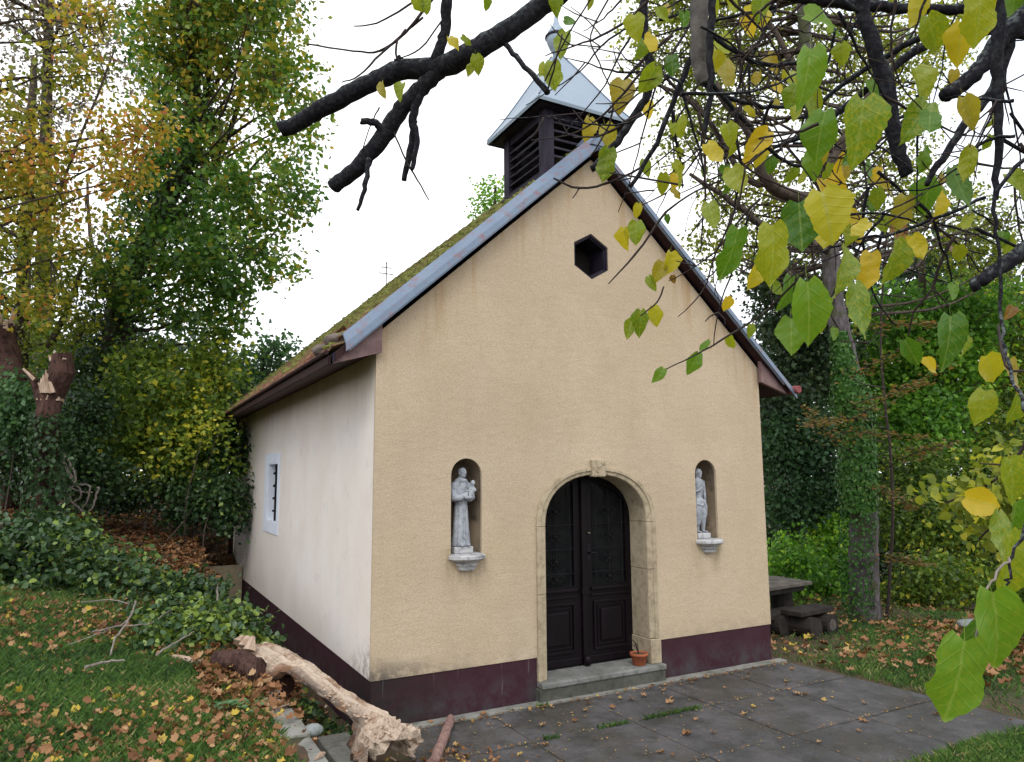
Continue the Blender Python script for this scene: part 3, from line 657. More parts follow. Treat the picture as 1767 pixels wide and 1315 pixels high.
# ridge and hip tiles
def capt(p0, p1, n, nm='ridge_tile'):
    p0, p1 = Vector(p0), Vector(p1); d = (p1-p0); ln = d.length/n; me = None
    for k in range(n):
        a = p0+d*(k/n); t = d.normalized(); sd_ = t.cross(Vector((0, 0, 1))).normalized(); up = sd_.cross(t)
        mb = MB(); V = []; m = 7
        for e, rr in ((0, .105), (ln*1.08, .09)):
            for r2 in (rr, rr-.018):
                for j in range(m+1):
                    th = PI*j/m; q = a+t*e+sd_*math.cos(th)*r2+up*(math.sin(th)*r2*.8-.03); V.append(tuple(q))
        F_ = []; w = m+1
        for j in range(m): F_ += [(j, j+1, 2*w+j+1, 2*w+j), (w+j, 3*w+j, 3*w+j+1, w+j+1), (j, w+j, w+j+1, j+1), (2*w+j, 2*w+j+1, 3*w+j+1, 3*w+j)]
        F_ += [(0, 2*w, 3*w, w), (m, w+m, 3*w+m, 2*w+m)]
        mb.add(V, F_).build(nm, M['tile'], rf)
capt((XA, 1.25, ZR+.06), (XA, YR, ZR+.06), 17)
capt((XA, YR, ZR+.05), (XE, YB, ze+.05), 11, 'hip_tile'); capt((XA, YR, ZR+.05), (XE2, YB, ze+.05), 11, 'hip_tile')
# moss cushions on the left slope
mb = MB()
for k in range(2600):
    s = random.uniform(.02, SL)**1.0; y = random.uniform(.05, 8.6)
    if y > YR+(YB-YR)*s/SL-.1: continue
    if random.random() < .55*smooth(.55, 1., s/SL)+.1: continue
    r = random.uniform(.02, .075); x = XA-s*math.cos(ang); z = ZR-s*math.sin(ang)+.055
    mb.ico((x, y, z), r, 0, .35, (1.2, 1.4, .65))
mb.build('moss', M['moss'], rf, smooth=True, kind='stuff')
# the broken corner of the left eave: slipped tiles bedded in mortar
mb = MB(); mb.ico((XE+.13, .16, ze+.16), .10, 2, .16, (1.5, 1.3, .8)); mb.ico((XE+.03, .34, ze+.09), .095, 2, .16, (1.2, 1.4, .7)); mb.ico((XE+.22, .0, ze+.20), .07, 2, .16, (1.3, 1.2, .7)); mb.build('mortar_lump', M['mortar'], rf, smooth=True)
for k, (x, y, z, a, b, c) in enumerate([(XE-.02, .02, ze+.05, .35, .1, .1), (XE+.10, .12, ze+.13, .5, -.15, -.2), (XE-.04, .30, ze+.06, .55, .2, .3), (XE+.0, .55, ze+.08, .8, .1, -.25), (XE+.05, .75, ze+.10, .6, -.2, .2)]):
    o = bpy.data.objects.new('tile', TM); R = Matrix(((0, math.cos(a), -math.sin(a)), (-1, 0, 0), (0, math.sin(a), math.cos(a)))).to_4x4()
    o.matrix_basis = Matrix.Translation((x, y, z)) @ Matrix.Rotation(c, 4, 'Z') @ Matrix.Rotation(b, 4, 'X') @ R; link(o, rf)
# eave: fascia boards, soffit, closed box ends
for sg in (0, 1):
    X_ = (lambda x: x) if sg == 0 else (lambda x: 2*XA-x)
    y = YF+.06; k = 0
    while y < YB-.05:
        y2 = min(y+1.18, YB); d = random.uniform(-.006, .006)
        a, b = sorted((X_(XE-.035), X_(XE-.005)))
        MB().box((a, y+.004, ze-T-.005+d), (b, y2-.004, ze-.01+d)).build('fascia_board', M['fascia'], rf, bevel=.004); y = y2
    # half-round lip under the tiles
    for i in range(8):
        y0_ = YF+.02+i*1.16
        MB().tube([(X_(XE-.06), y0_, ze+.005), (X_(XE-.06), min(YB, y0_+1.15), ze+.004)], .02, 8).build('eave_lip', M['fascia'], rf)
    mb = MB(); zs0, zs1 = ze-T+.0, ZE-.03
    A = [(X_(XE-.004), zs0), (X_(-.002), zs1), (X_(-.002), zs1+.02), (X_(XE-.004), zs0+.02)]
    mb.add([(x, YF+.09, z) for x, z in A]+[(x, YB-.02, z) for x, z in A], [(0, 1, 2, 3), (7, 6, 5, 4), (0, 4, 5, 1), (1, 5, 6, 2), (2, 6, 7, 3), (3, 7, 4, 0)])
    fixn(mb.build('soffit', M['fascia'], rf))
    A = [(X_(XE+.0), zs0), (X_(.03), zs1-.005), (X_(.03), rz(.03)-.06), (X_(XE+.0), rz(XE)-.06)]
    mb = MB(); mb.add([(x, YF+.035, z) for x, z in A]+[(x, YF+.085, z) for x, z in A], [(0, 1, 2, 3), (7, 6, 5, 4), (0, 4, 5, 1), (1, 5, 6, 2), (2, 6, 7, 3), (3, 7, 4, 0)])
    fixn(mb.build('box_end', M['boxend'], rf))
# verge: barge board + sheet metal flashing in lapped lengths
def sweep(x0, x1, prof, mat, name, sg):
    V = []; m = len(prof); na = math.sin(ang); nc = math.cos(ang)
    for x in (x0, x1):
        for (y, n) in prof:
            # n measured along the slope normal; rendered vertically so mitres meet at the apex
            V.append((x if sg == 0 else 2*XA-x, y, rz(x)+n/nc))
    F_ = [(j, (j+1) % m, m+(j+1) % m, m+j) for j in range(m)]+[tuple(range(m)), tuple(range(2*m-1, m-1, -1))]
    return fixn(MB().add(V, F_).build(name, mat, rf))
for sg in (0, 1):
    cuts = [-.33, -.10, .72, 1.52, XA] if sg == 0 else [XE-.08, .2, 1.35, XA]
    for k in range(len(cuts)-1):
        e = .0015*(k % 2)
        a, b = cuts[k], cuts[k+1]+(.02 if k < len(cuts)-2 else 0)
        sweep(a, b, [(.04, .070+e), (.04, .080+e), (-.04, .085+e), (-.150-e, .005+e), (-.160-e, -.055), (-.145, -.055), (-.135, -.005), (-.035, .072)], M['flash'], 'verge_flashing', sg)
    sweep(-.30, XA, [(-.147, -.055), (-.147, -.07), (-.125, -.07), (-.125, -.055)], M['flash'], 'verge_trim', sg)
    sweep(XE+.02, XA, [(-.112, .0), (-.112, -.066), (-.082, -.066), (-.082, .0)], M['fascia'], 'barge_board', sg)
    sweep(XE+.36, XA, [(-.08, -.055), (-.08, -.075), (-.002, -.075), (-.002, -.055)], M['fascia'], 'verge_soffit', sg)
# ridge cap where the flashings meet
mb = MB(); mb.add([(XA-.10, -.17, rz(XA-.1)+.03), (XA, -.17, ZR+.05), (XA+.10, -.17, rz(XA-.1)+.03), (XA+.10, .16, rz(XA-.1)+.14), (XA, .16, ZR+.16), (XA-.10, .16, rz(XA-.1)+.14)], [(0, 1, 4, 5), (1, 2, 3, 4), (0, 5, 3, 2), (0, 2, 1), (3, 5, 4)])
fixn(mb.build('ridge_cap', M['flash'], rf))
# red end of the right gutter
MB().tube([(XE2+.07, -.2, ze-.03), (XE2+.07, -.02, ze-.03)], .05, 10).build('gutter_end', simple('dull_red_metal', (.19, .05, .05), (.27, .08, .08), 9, .6), rf)
# roof cross with two bars
mb = MB(); cy_ = YR+.05
mb.tube([(XA, cy_, ZR), (XA, cy_, 6.55)], .011, 6); 
for z, hw in ((6.33, .125), (6.46, .085)):
    mb.tube([(XA-hw, cy_, z), (XA+hw, cy_, z)], .009, 6)
    for s in (-1, 1): mb.ico((XA+s*hw, cy_, z), .016, 0)
mb.ico((XA, cy_, 6.56), .018, 0); mb.build('cross', M['iron'], rf)
# downpipe at the far left corner
mb = MB(); mb.tube([(XE-.03, YB-.12, ze-.02), (XE-.03, YB-.12, ze-.22), (XE+.04, YB-.16, ze-.34), (-.12, L-.02, ze-.52), (-.07, L-.03, ze-.66), (-.07, L-.03, .75)], .045, 10); mb.build('downpipe', M['pipe'], ch, smooth=True)

# ------------------------------------------------------------------ bell turret
tw = thing('bell_tower', None, None, (XA, .7, ZR)); tw.parent = ch; tw.matrix_parent_inverse = WM[ch.name].inverted()
tx0, tx1, ty0, ty1 = 2.0, 3.0, .2, 1.2; tz0, tz1 = 5.62, 6.42
PS = .13
for x in (tx0, tx1-PS):
    for y in (ty0, ty1-PS): MB().box((x, y, 5.35), (x+PS, y+PS, tz1)).build('post', M['towerwood'], tw, bevel=.006)
for y in (ty0+.012, ty1-.06):     # sloping base boards at front and back
    for s in (0, 1):
        X_ = (lambda x: x) if s == 0 else (lambda x: 2*XA-x)
        A = [(X_(tx0+PS-.06), rz(tx0)-.1), (XA, ZR-.1), (XA, ZR+.10), (X_(tx0+PS-.06), rz(tx0)+.18)]
        mb = MB(); mb.add([(x, y-.03, z) for x, z in A]+[(x, y+.03, z) for x, z in A], [(0, 1, 2, 3), (7, 6, 5, 4), (0, 4, 5, 1), (1, 5, 6, 2), (2, 6, 7, 3), (3, 7, 4, 0)])
        fixn(mb.build('base_board', M['towerwood'], tw))
for x in (tx0-.012, tx1-.05):
    MB().box((x, ty0-.014, 5.38), (x+.062, ty1+.014, tz0+.04)).build('base_board', M['towerwood'], tw, bevel=.006)
for x in (tx0+.02, tx1-.07): MB().box((x, ty0+PS+.002, tz1-.10), (x+.05, ty1-PS-.002, tz1-.002)).build('top_rail', M['towerwood'], tw, bevel=.004)
for y in (ty0+.02, ty1-.07): MB().box((tx0+PS+.002, y, tz1-.10), (tx1-PS-.002, y+.05, tz1-.002)).build('top_rail', M['towerwood'], tw, bevel=.004)
for x, s in ((tx0+.055, -1), (tx1-.055, 1)):
    for k in range(6):
        z = tz0+.10+k*.105; Rm = Matrix.Translation((x, 0, z)) @ Matrix.Rotation(s*.62, 4, 'Y')
        MB().box((-.05, ty0+PS+.001, -.008), (.05, ty1-PS-.001, .008), Rm).build('slat', M['slat'], tw)
for y, s in ((ty0+.055, 1), (ty1-.055, -1)):
    for k in range(5):
        z = ZR-.08+k*.105; Rm = Matrix.Translation((0, y, z)) @ Matrix.Rotation(s*.62, 4, 'X')
        hw = min(.37, .37)
        MB().box((XA-hw, -.05, -.008), (XA+hw, .05, .008), Rm).build('slat', M['slat'], tw)
MB().box((tx0-.10, ty0-.10, tz1), (tx1+.10, ty1+.10, tz1+.03)).build('eave_board', M['towerwood'], tw)
cx, cy2 = XA, .7
pr = [(.655, 6.415), (.665, 6.45), (.655, 6.47), (.51, 6.68), (.375, 6.91), (.25, 7.13), (.13, 7.33), (.045, 7.47)]
mb = MB(); vs = []
for r, z in pr: vs += [(cx-r, cy2-r, z), (cx+r, cy2-r, z), (cx+r, cy2+r, z), (cx-r, cy2+r, z)]
fs = [(i*4+k, i*4+(k+1) % 4, i*4+4+(k+1) % 4, i*4+4+k) for i in range(len(pr)-1) for k in range(4)]
fs += [tuple((len(pr)-1)*4+k for k in range(4))]
fs += []
mb.add(vs, fs); cap = fixn(mb.build('spire_roof', M['spire'], tw))
for sx, sy in ((-1, -1), (1, -1), (1, 1), (-1, 1)):   # hip seams
    MB().tube([(cx+sx*r, cy2+sy*r, z+.004) for r, z in pr[2:]], .011, 6).build('hip_seam', M['flash'], tw)
fn_ = MB().lathe([(.04, 7.46), (.05, 7.50), (.085, 7.56), (.118, 7.64), (.130, 7.70), (.128, 7.71)], (cx, cy2, 0), 24).build('finial', M['spire'], tw, True)
MB().lathe([(.128, 7.705), (.145, 7.71), (.145, 7.73), (.128, 7.735)], (cx, cy2, 0), 24).build('ring', M['towerwood'], tw)
MB().lathe([(.127, 7.73), (.115, 7.78), (.085, 7.83), (.05, 7.88), (.028, 7.95), (.016, 8.05), (.008, 8.25)], (cx, cy2, 0), 24).build('dome', M['spire'], tw, True)
# ------------------------------------------------------------------ statues in the niches
def loft(mb, secs, n=28, folds=0, fa=0., ph=0.):
    """secs: (z, cx, cy, rx, ry)"""
    base = len(mb.v)
    for i, (z, cx, cy, rx, ry) in enumerate(secs):
        fw = fa*(1-i/len(secs))
        for k in range(n):
            th = 2*PI*k/n; m = 1+fw*math.cos(folds*th+ph)+fw*.5*math.cos((folds*2-3)*th+ph*2)
            mb.v.append((cx+rx*m*math.cos(th), cy+ry*m*math.sin(th), z))
    for i in range(len(secs)-1):
        for k in range(n): mb.f.append((base+i*n+k, base+i*n+(k+1) % n, base+(i+1)*n+(k+1) % n, base+(i+1)*n+k))
    mb.f.append(tuple(base+k for k in reversed(range(n)))); mb.f.append(tuple(base+(len(secs)-1)*n+k for k in range(n)))
def head(mb, c, r, yaw=0, beard=False, hair=False):
    R = Matrix.Translation(c) @ Matrix.Rotation(yaw, 4, 'Z')
    t = MB(); t.ico((0, 0, 0), r, 2, 0, (.80, .92, 1.12))
    t.ico((0, -r*.88, -r*.12), r*.20, 1, 0, (.7, 1, 1.5))          # nose
    t.ico((0, -r*.55, -r*.62), r*.42, 1, 0, (1, .8, .7))           # chin
    t.ico((0, -r*.72, r*.20), r*.3, 1, 0, (1.9, .5, .45))          # brow
    for s in (-1, 1): t.ico((s*r*.8, 0, -r*.05), r*.22, 1, 0, (.5, .8, 1.3))
    if beard: t.ico((0, -r*.5, -r*.95), r*.42, 1, .05, (.9, .7, 1.0))
    if hair: t.ico((0, r*.25, r*.05), r*1.02, 2, .03, (.98, .95, 1.12)); t.ico((0, r*.3, -r*.8), r*.75, 1, .04, (1.15, .7, .9))
    else: t.lathe([(r*.70, r*.42), (r*.86, r*.50), (r*.80, r*.68), (r*.6, r*.80)], (0, r*.08, 0), 16)   # tonsure rim
    mb.add([tuple(R @ Vector(p)) for p in t.v], t.f)
def statue(cx, cy, z0, H, label, kind):
    t = thing('statue', label, 'statue', (cx, cy, z0), 'statues in the wall niches'); b = MB()
    bl = MB(); bl.box((-.1, -.075, 0), (.1, .075, .065)); s = H
    if kind == 'friar':
        loft(b, [(.07, 0, .0, .095, .07), (.09, 0, 0, .092, .07), (.25*s, 0, 0, .082, .062), (.42*s, 0, 0, .072, .056), (.56*s, 0, .002, .066, .052), (.585*s, 0, .002, .060, .047), (.60*s, 0, .002, .064, .05), (.70*s, -.002, .004, .076, .055), (.80*s, -.002, .006, .088, .055), (.86*s, -.002, .008, .082, .048), (.895*s, 0, .006, .045, .036), (.92*s, 0, .004, .026, .026)], 40, 9, .075, .7)
        head(b, (.004, -.014, .965*s+.004), .050, .35)
        loft(b, [(.86*s, 0, .006, .066, .056), (.885*s, 0, .004, .064, .056), (.90*s, 0, .006, .046, .045)], 24)    # cowl collar
        # wide sleeves and forearms meeting in front, holding a book and the child
        b.tube([(-.078, .0, .84*s), (-.098, -.012, .74*s), (-.085, -.03, .66*s), (-.04, -.075, .665*s), (.0, -.09, .70*s)], [.030, .036, .042, .034, .018], 12)
        b.tube([(.078, .0, .84*s), (.098, -.015, .75*s), (.09, -.04, .665*s), (.055, -.08, .655*s), (.02, -.092, .66*s)], [.030, .034, .038, .030, .016], 12)
        for q in range(5):  # fingers of each hand
            b.tube([(-.004, -.088, .69*s+.006*q), (.012, -.105+.002*q, .70*s+.007*q), (.026, -.106, .70*s+.007*q)], .0048, 6)
            b.tube([(.03, -.085, .648*s+.006*q), (.048, -.108, .65*s+.006*q), (.062, -.108, .652*s+.006*q)], .0048, 6)
        Rm = Matrix.Translation((.045, -.10, .672*s)) @ Matrix.Rotation(.3, 4, 'Z'); b.box((-.045, -.03, -.012), (.045, .03, .012), Rm)
        # cord girdle with hanging end
        b.tube([(.0, -.052, .585*s), (.004, -.066, .45*s), (.002, -.072, .28*s), (.004, -.074, .17*s)], [.007, .007, .007, .009], 8)
        # feet
        for q in (-1, 1): b.ico((q*.035+.01, -.07, .078), .026, 1, 0, (.8, 1.4, .6))
        fig = [b]
        c = MB(); loft(c, [(.66*s+.02, .062, -.092, .030, .028), (.70*s+.02, .066, -.092, .032, .026), (.76*s+.01, .074, -.088, .030, .022), (.80*s+.005, .08, -.084, .022, .018), (.815*s, .08, -.084, .012, .012)], 18, 5, .06)
        head(c, (.086, -.088, .845*s), .026, -.4)
        c.tube([(.06, -.09, .785*s), (.038, -.098, .755*s), (.012, -.088, .745*s)], [.011, .009, .007], 8); c.tube([(.10, -.09, .785*s), (.108, -.105, .76*s), (.092, -.118, .745*s)], [.011, .009, .007], 8)
        c.tube([(.06, -.10, .70*s+.01), (.035, -.12, .675*s), (.01, -.118, .655*s)], [.014, .012, .008], 8)
    else:
        # risen Christ: loincloth drape, bare torso, right hand on the breast
        b.tube([(-.038, .0, .52*s), (-.040, -.010, .30*s), (-.038, .004, .12*s), (-.036, -.004, .085)], [.045, .034, .024, .017], 14)
        b.tube([(.030, .0, .52*s), (.036, -.035, .31*s), (.038, -.012, .14*s), (.040, -.012, .085)], [.045, .032, .023, .017], 14)
        for q, yy in ((-.036, -.03), (.046, -.045)): b.ico((q, yy, .078), .024, 1, 0, (.75, 1.7, .55))
        loft(b, [(.20*s, -.045, .005, .042, .045), (.34*s, -.03, 0, .062, .054), (.46*s, -.006, 0, .074, .058), (.545*s, 0, 0, .070, .054), (.575*s, 0, 0, .060, .045)], 36, 8, .08, 1.)
        loft(b, [(.52*s, 0, 0, .056, .042), (.60*s, 0, 0, .054, .040), (.70*s, 0, 0, .062, .045), (.80*s, 0, .002, .078, .048), (.845*s, 0, .004, .076, .042), (.87*s, 0, .004, .045, .033), (.905*s, 0, 0, .022, .022)], 28)
        b.tube([(.04, -.045, .56*s), (.066, -.045, .46*s), (.074, -.03, .33*s), (.07, -.01, .30*s)], [.016, .02, .018, .01], 10)  # hanging fold
        b.tube([(-.06, -.035, .50*s), (.0, -.062, .48*s), (.062, -.045, .545*s)], .012, 8)
        head(b, (.004, -.012, .955*s+.002), .045, .25, True, True)
        b.tube([(-.074, .0, .835*s), (-.094, -.004, .75*s), (-.092, -.02, .675*s), (-.045, -.06, .70*s), (-.008, -.072, .745*s)], [.022, .021, .019, .015, .010], 12)
        b.tube([(.074, .0, .835*s), (.092, .004, .74*s), (.094, .0, .66*s), (.084, -.02, .57*s), (.078, -.028, .52*s)], [.022, .021, .019, .014, .010], 12)
        for q in range(5):
            b.tube([(-.012, -.072, .738*s+.006*q), (.004, -.08, .748*s+.006*q), (.018, -.074, .755*s+.006*q)], .0042, 6)
            b.tube([(.078+.004*q-.008, -.03, .525*s), (.078+.004*q-.008, -.038, .50*s), (.076+.004*q-.008, -.034, .482*s)], .0042, 6)
        c = None; fig = [b]
    def place(m, name, vox):
        m.v = [(p[0]+cx, p[1]+cy, p[2]+z0) for p in m.v]; o = m.build(name, M['statue'], t, smooth=True)
        if vox:
            r = o.modifiers.new('remesh', 'REMESH'); r.mode = 'VOXEL'; r.voxel_size = vox; r.use_smooth_shade = True
            q = o.modifiers.new('smooth', 'SMOOTH'); q.factor = .5; q.iterations = 2
        return o
    place(b, 'figure', .0042)
    if c: place(c, 'child', .0034)
    bl.v = [(p[0]+cx, p[1]+cy, p[2]+z0) for p in bl.v]; bl.build('base', M['bracket'], t, bevel=.01)
    return t
s1 = statue(N1-.012, .10, NZ0+.003, .80, 'grey stone friar carrying a child and a book, in the niche left of the door', 'friar')
s2 = statue(N2-.03, .10, NZ0+.003, .80, 'grey stone bare-chested man draped at the hips, in the niche right of the door', 'christ')

# ------------------------------------------------------------------ flower pot on the threshold
pc = on(1100, 1140, 2, Z0-.002); px_, py_ = 3.0, .02
t = thing('flower_pot', 'small terracotta pot with a withered plant, on the stone threshold at the right door jamb', 'flower pot', (px_, py_, Z0))
MB().lathe([(0, 0), (.062, 0), (.068, .006), (.086, .095), (.098, .097), (.10, .125), (.088, .127), (.084, .10), (0, .10)], (px_, py_, Z0), 24).build('pot', M['terracotta'], t, True)
MB().lathe([(0, .0), (.083, 0), (.083, .012), (0, .016)], (px_, py_, Z0+.098), 16).build('soil', M['ground'], t)
mb = MB(); tips = []
for k in range(11):
    a = random.uniform(PI*.6, PI*1.5) if k < 7 else random.uniform(0, 6.28); r = random.uniform(.06, .2) if k < 7 else .08; h = random.uniform(.1, .22)
    p = [(px_, py_, Z0+.1), (px_+math.cos(a)*r*.4, py_+math.sin(a)*r*.25, Z0+.1+h*.7), (px_+math.cos(a)*r, py_+math.sin(a)*r*.4, Z0+.1+h)]
    mb.tube(p, [.003, .002, .001], 4); tips += [(p[1], p[2])]*3
mb.build('stem', M['twig'], t)

# ------------------------------------------------------------------ generic foliage
KITE = (np.array([(0, 0, 0), (-.36, .42, .07), (0, 1, -.05), (.36, .42, .07)]), np.array([(0, 3, 2), (0, 2, 1)]))
OVAL = (np.array([(0, 0, 0), (-.34, .25, .06), (-.30, .65, .05), (0, 1, -.08), (.30, .65, .05), (.34, .25, .06), (0, .45, -.02)]), np.array([(0, 6, 1), (1, 6, 2), (2, 6, 3), (3, 6, 4), (4, 6, 5), (5, 6, 0)]))
def rand_rot(n, up=None, spread=1.):
    """frames whose z axis is near `up` (n,3)"""
    z = RG.normal(size=(n, 3)); z /= np.linalg.norm(z, axis=1)[:, None]
    if up is not None: z = z*spread+up; z /= np.linalg.norm(z, axis=1)[:, None]
    a = RG.normal(size=(n, 3)); a -= (a*z).sum(1)[:, None]*z; a /= np.linalg.norm(a, axis=1)[:, None]
    return np.cross(a, z), a, z
def leaf_mesh(name, C, S, tint, mat, parent=None, up=None, spread=1., tmpl=KITE, droop=0):
    n = len(C)
    if up is None: up = np.tile([0, 0, .7], (n, 1))
    X, Yv, Zv = rand_rot(n, up, spread)
    if droop: Yv = Yv+np.array([0, 0, -droop]); Yv /= np.linalg.norm(Yv, axis=1)[:, None]; X = np.cross(Yv, Zv); X /= np.linalg.norm(X, axis=1)[:, None]; Zv = np.cross(X, Yv)
    T, Fq = tmpl; k = len(T); S = np.broadcast_to(S, (n,))
    V = C[:, None, :]+S[:, None, None]*(T[None, :, 0:1]*X[:, None, :]+(T[None, :, 1:2]-.3)*Yv[:, None, :]+T[None, :, 2:3]*Zv[:, None, :])
    Fx = (Fq[None]+(np.arange(n)*k)[:, None, None]).reshape(-1, Fq.shape[1])
    o = npmesh(name, V.reshape(-1, 3), Fx, mat, parent, np.repeat(np.clip(tint, 0, 1), len(Fq)))
    return o
def cheapnoise(P, s, seed):
    r = np.random.default_rng(seed); out = 0
    for q in range(6):
        k = r.normal(size=3)*s; out = out+np.sin(P@k+r.uniform(0, 6.28))
    return out/6*1.4
def blob_pts(blobs, n_cl, n_leaf, cl_r, shell=.55, seed=1, stretch=(1, 1, .75)):
    """clusters through ellipsoid blobs -> leaf positions, cluster ids"""
    vol = np.array([b[1][0]*b[1][1]*b[1][2] if hasattr(b[1], '__len__') else b[1]**3 for b in blobs])**(2/3.); pr = vol/vol.sum()
    idx = RG.choice(len(blobs), n_cl, p=pr)
    d = RG.normal(size=(n_cl, 3)); d /= np.linalg.norm(d, axis=1)[:, None]
    r = (shell+(1-shell)*RG.random(n_cl))*(1+.22*cheapnoise(d*1., 2.2, seed)+.10*RG.normal(size=n_cl))
    Cc = np.array([b[0] for b in blobs])[idx]; Rr = np.array([b[1] if hasattr(b[1], '__len__') else (b[1],)*3 for b in blobs])[idx]
    CP = Cc+d*Rr*r[:, None]
    m = np.maximum(1, RG.poisson(n_leaf, n_cl)); ids = np.repeat(np.arange(n_cl), m)
    P = CP[ids]+RG.normal(size=(len(ids), 3))*cl_r*np.array(stretch)
    return P, ids, CP, d[ids]
def polyline(mb, P, r0, r1, n=6, wob=.0, seg=6):
    P = [Vector(p) for p in P]; out = []
    for i in range(len(P)-1):
        for k in range(seg):
            t = k/seg; a = P[max(i-1, 0)]; b = P[i]; c = P[i+1]; d = P[min(i+2, len(P)-1)]
            q = .5*((2*b)+(c-a)*t+(2*a-5*b+4*c-d)*t*t+(-a+3*b-3*c+d)*t**3)
            out.append(q+Vector((random.uniform(-wob, wob), random.uniform(-wob, wob), random.uniform(-wob, wob))))
    out.append(P[-1]); m = len(out)
    mb.tube(out, [r0+(r1-r0)*k/(m-1) for k in range(m)], n, jit=.06); return out
def uvd(L, d=None): return [at(*(p if len(p) == 3 else (p[0], p[1], d))) for p in L]
def tree(name, label, cat, trunk, r0, r1, blobs, n_cl, n_leaf, cl_r, size, lm, bark='bark', tint=None, shell=.5, extra_limbs=(), limbs=40, group=None, base=None, twigs=160, tmpl=KITE, tr=(.5, .5), limb_w=.05, bmat=None):
    b = Vector(base if base is not None else trunk[0]); t = thing(name, label, cat, b, group)
    mb = MB(); tp = polyline(mb, trunk, r0, r1, 10, .01)
    mb.build('trunk', M[bark], t, smooth=True)
    P, ids, CP, dirs = blob_pts(blobs, n_cl, n_leaf, cl_r, shell, seed=len(label))
    mb = MB()
    for e in extra_limbs: polyline(mb, e[0], e[1], e[2], 7, .015)
    tpn = np.array([tuple(q) for q in tp]); sel = RG.choice(len(CP), min(limbs, len(CP)), replace=False)
    ends = []
    for k in sel:
        q = CP[k]; c = tpn[int(len(tpn)*.25):]; dd = np.linalg.norm((c-q)*np.array([1, 1, 1.0]), axis=1)+np.abs(c[:, 2]-(q[2]-.35*np.linalg.norm(q[:2]-c[0][:2])))*1.2; s = c[np.argmin(dd)]
        mid = (s+q)/2+RG.normal(size=3)*.12*np.linalg.norm(q-s)*.6+np.array([0, 0, -.02])
        o = polyline(mb, [s, mid, q], limb_w*(.6+.5*random.random()), .008, 5, .01, 4); ends += [np.array(tuple(z)) for z in o[3:]]
    if ends and twigs:
        E = np.array(ends)
        for k in RG.choice(len(CP), min(twigs, len(CP)), replace=False):
            q = CP[k]; s = E[np.argmin(((E-q)**2).sum(1))]
            if np.linalg.norm(s-q) < 2.5: polyline(mb, [s, (s+q)/2+RG.normal(size=3)*.05, q], .012, .004, 4, .0, 2)
    if mb.v: mb.build('branches', M[bmat or bark], t, smooth=True)
    tn = tr[0]+tr[1]*(.55*RG.normal(size=len(P))*.75+.5*cheapnoise(P, .9, 5+len(label))+.25*RG.normal(size=len(CP))[ids]*.6)
    if tint is not None: tn = tn+tint(P)
    leaf_mesh('crown', P, size*(.7+.6*RG.random(len(P))), tn, LM[lm], t, up=dirs*.35+np.array([0, 0, .55]), tmpl=tmpl)['kind'] = 'stuff'
    return t

# ---- left side
D1 = 13.
B = lambda u, v, d, r, ry=None: (at(u, v, d), (px(d, r), px(d, r)*1.0, px(d, ry or r)))
g1 = gnd(185, 880); d1 = float((g1-CAM_P)@AF)
tk = [g1, at(190, 700, d1-.3), at(212, 500, d1-.7), at(280, 360, d1-.8), at(330, 250, d1-.8), at(332, 120, d1-.6), at(330, -60, d1+.5), at(330, -250, d1+.5)]
t1 = tree('linden_tree', 'tall green and yellow tree with an ivy-wrapped dark trunk, left of the chapel', 'tree', tk, .27, .10,
 [B(420, 60, 13.4, 110), B(370, -60, 13.4, 150), B(490, 190, 13.2, 70, 110), B(460, 330, 13.2, 85, 80), B(400, 440, 13.1, 110, 70), B(330, 180, 14, 100), B(320, 330, 13.8, 120), B(350, 530, 13.5, 90, 60), B(250, 480, 13.6, 90), B(280, 60, 13.8, 80), B(450, -150, 13.5, 120)],
 1500, 19, .15, .115, 'lime', tint=lambda P: .10*np.clip((P[:, 2]-5)/3, -1, 1.2)-.10, extra_limbs=[([at(225, 480, d1), at(300, 380, d1-.2), at(400, 220, d1-.3), at(430, 60, d1-.3)], .10, .03), ([at(335, 300, d1+.3), at(390, 330, d1), at(470, 250, d1)], .06, .02), ([at(205, 560, d1), at(160, 430, d1), at(150, 300, d1+.3)], .07, .02)], limbs=55, twigs=420, tr=(.42, .42))
# ivy round that trunk
def ivy_on(path, rad, n, size, mat, parent, name='ivy', spread=.7, tr=(.4, .35), bulge=.10):
    pts = np.array([tuple(p) for p in path]); seg = np.linalg.norm(np.diff(pts, axis=0), axis=1); cum = np.r_[0, np.cumsum(seg)]
    s = RG.random(n)*cum[-1]; i = np.clip(np.searchsorted(cum, s)-1, 0, len(seg)-1); f = ((s-cum[i])/seg[i])[:, None]
    c = pts[i]*(1-f)+pts[i+1]*f; t = (pts[i+1]-pts[i])/seg[i][:, None]
    d = RG.normal(size=(n, 3)); d -= (d*t).sum(1)[:, None]*t; d /= np.linalg.norm(d, axis=1)[:, None]
    r = np.interp(s/cum[-1], np.linspace(0, 1, len(rad)), rad)
    P = c+d*(r*(1+.25*cheapnoise(c+d*.3, 3, 9))+np.abs(RG.normal(size=n))*bulge*r)[:, None]
    o = leaf_mesh(name, P, size*(.7+.6*RG.random(n)), tr[0]+tr[1]*RG.normal(size=n)*.5, LM[mat], parent, up=d*1.1, spread=spread, droop=.8); o['kind'] = 'stuff'; return o
ivy_on([at(186, 880, d1-.1), at(190, 700, d1-.4), at(208, 500, d1-.9), at(275, 365, d1-1.), at(330, 250, d1-1.), at(332, 60, d1-.8)], [.38, .42, .40, .42, .40, .22], 9000, .085, 'dark', t1, bulge=.45)
ivy_on([at(150, 820, d1-.4), at(170, 640, d1-.4), at(180, 540, d1-.3)], [.45, .42, .25], 3500, .08, 'dark', t1, bulge=.6)

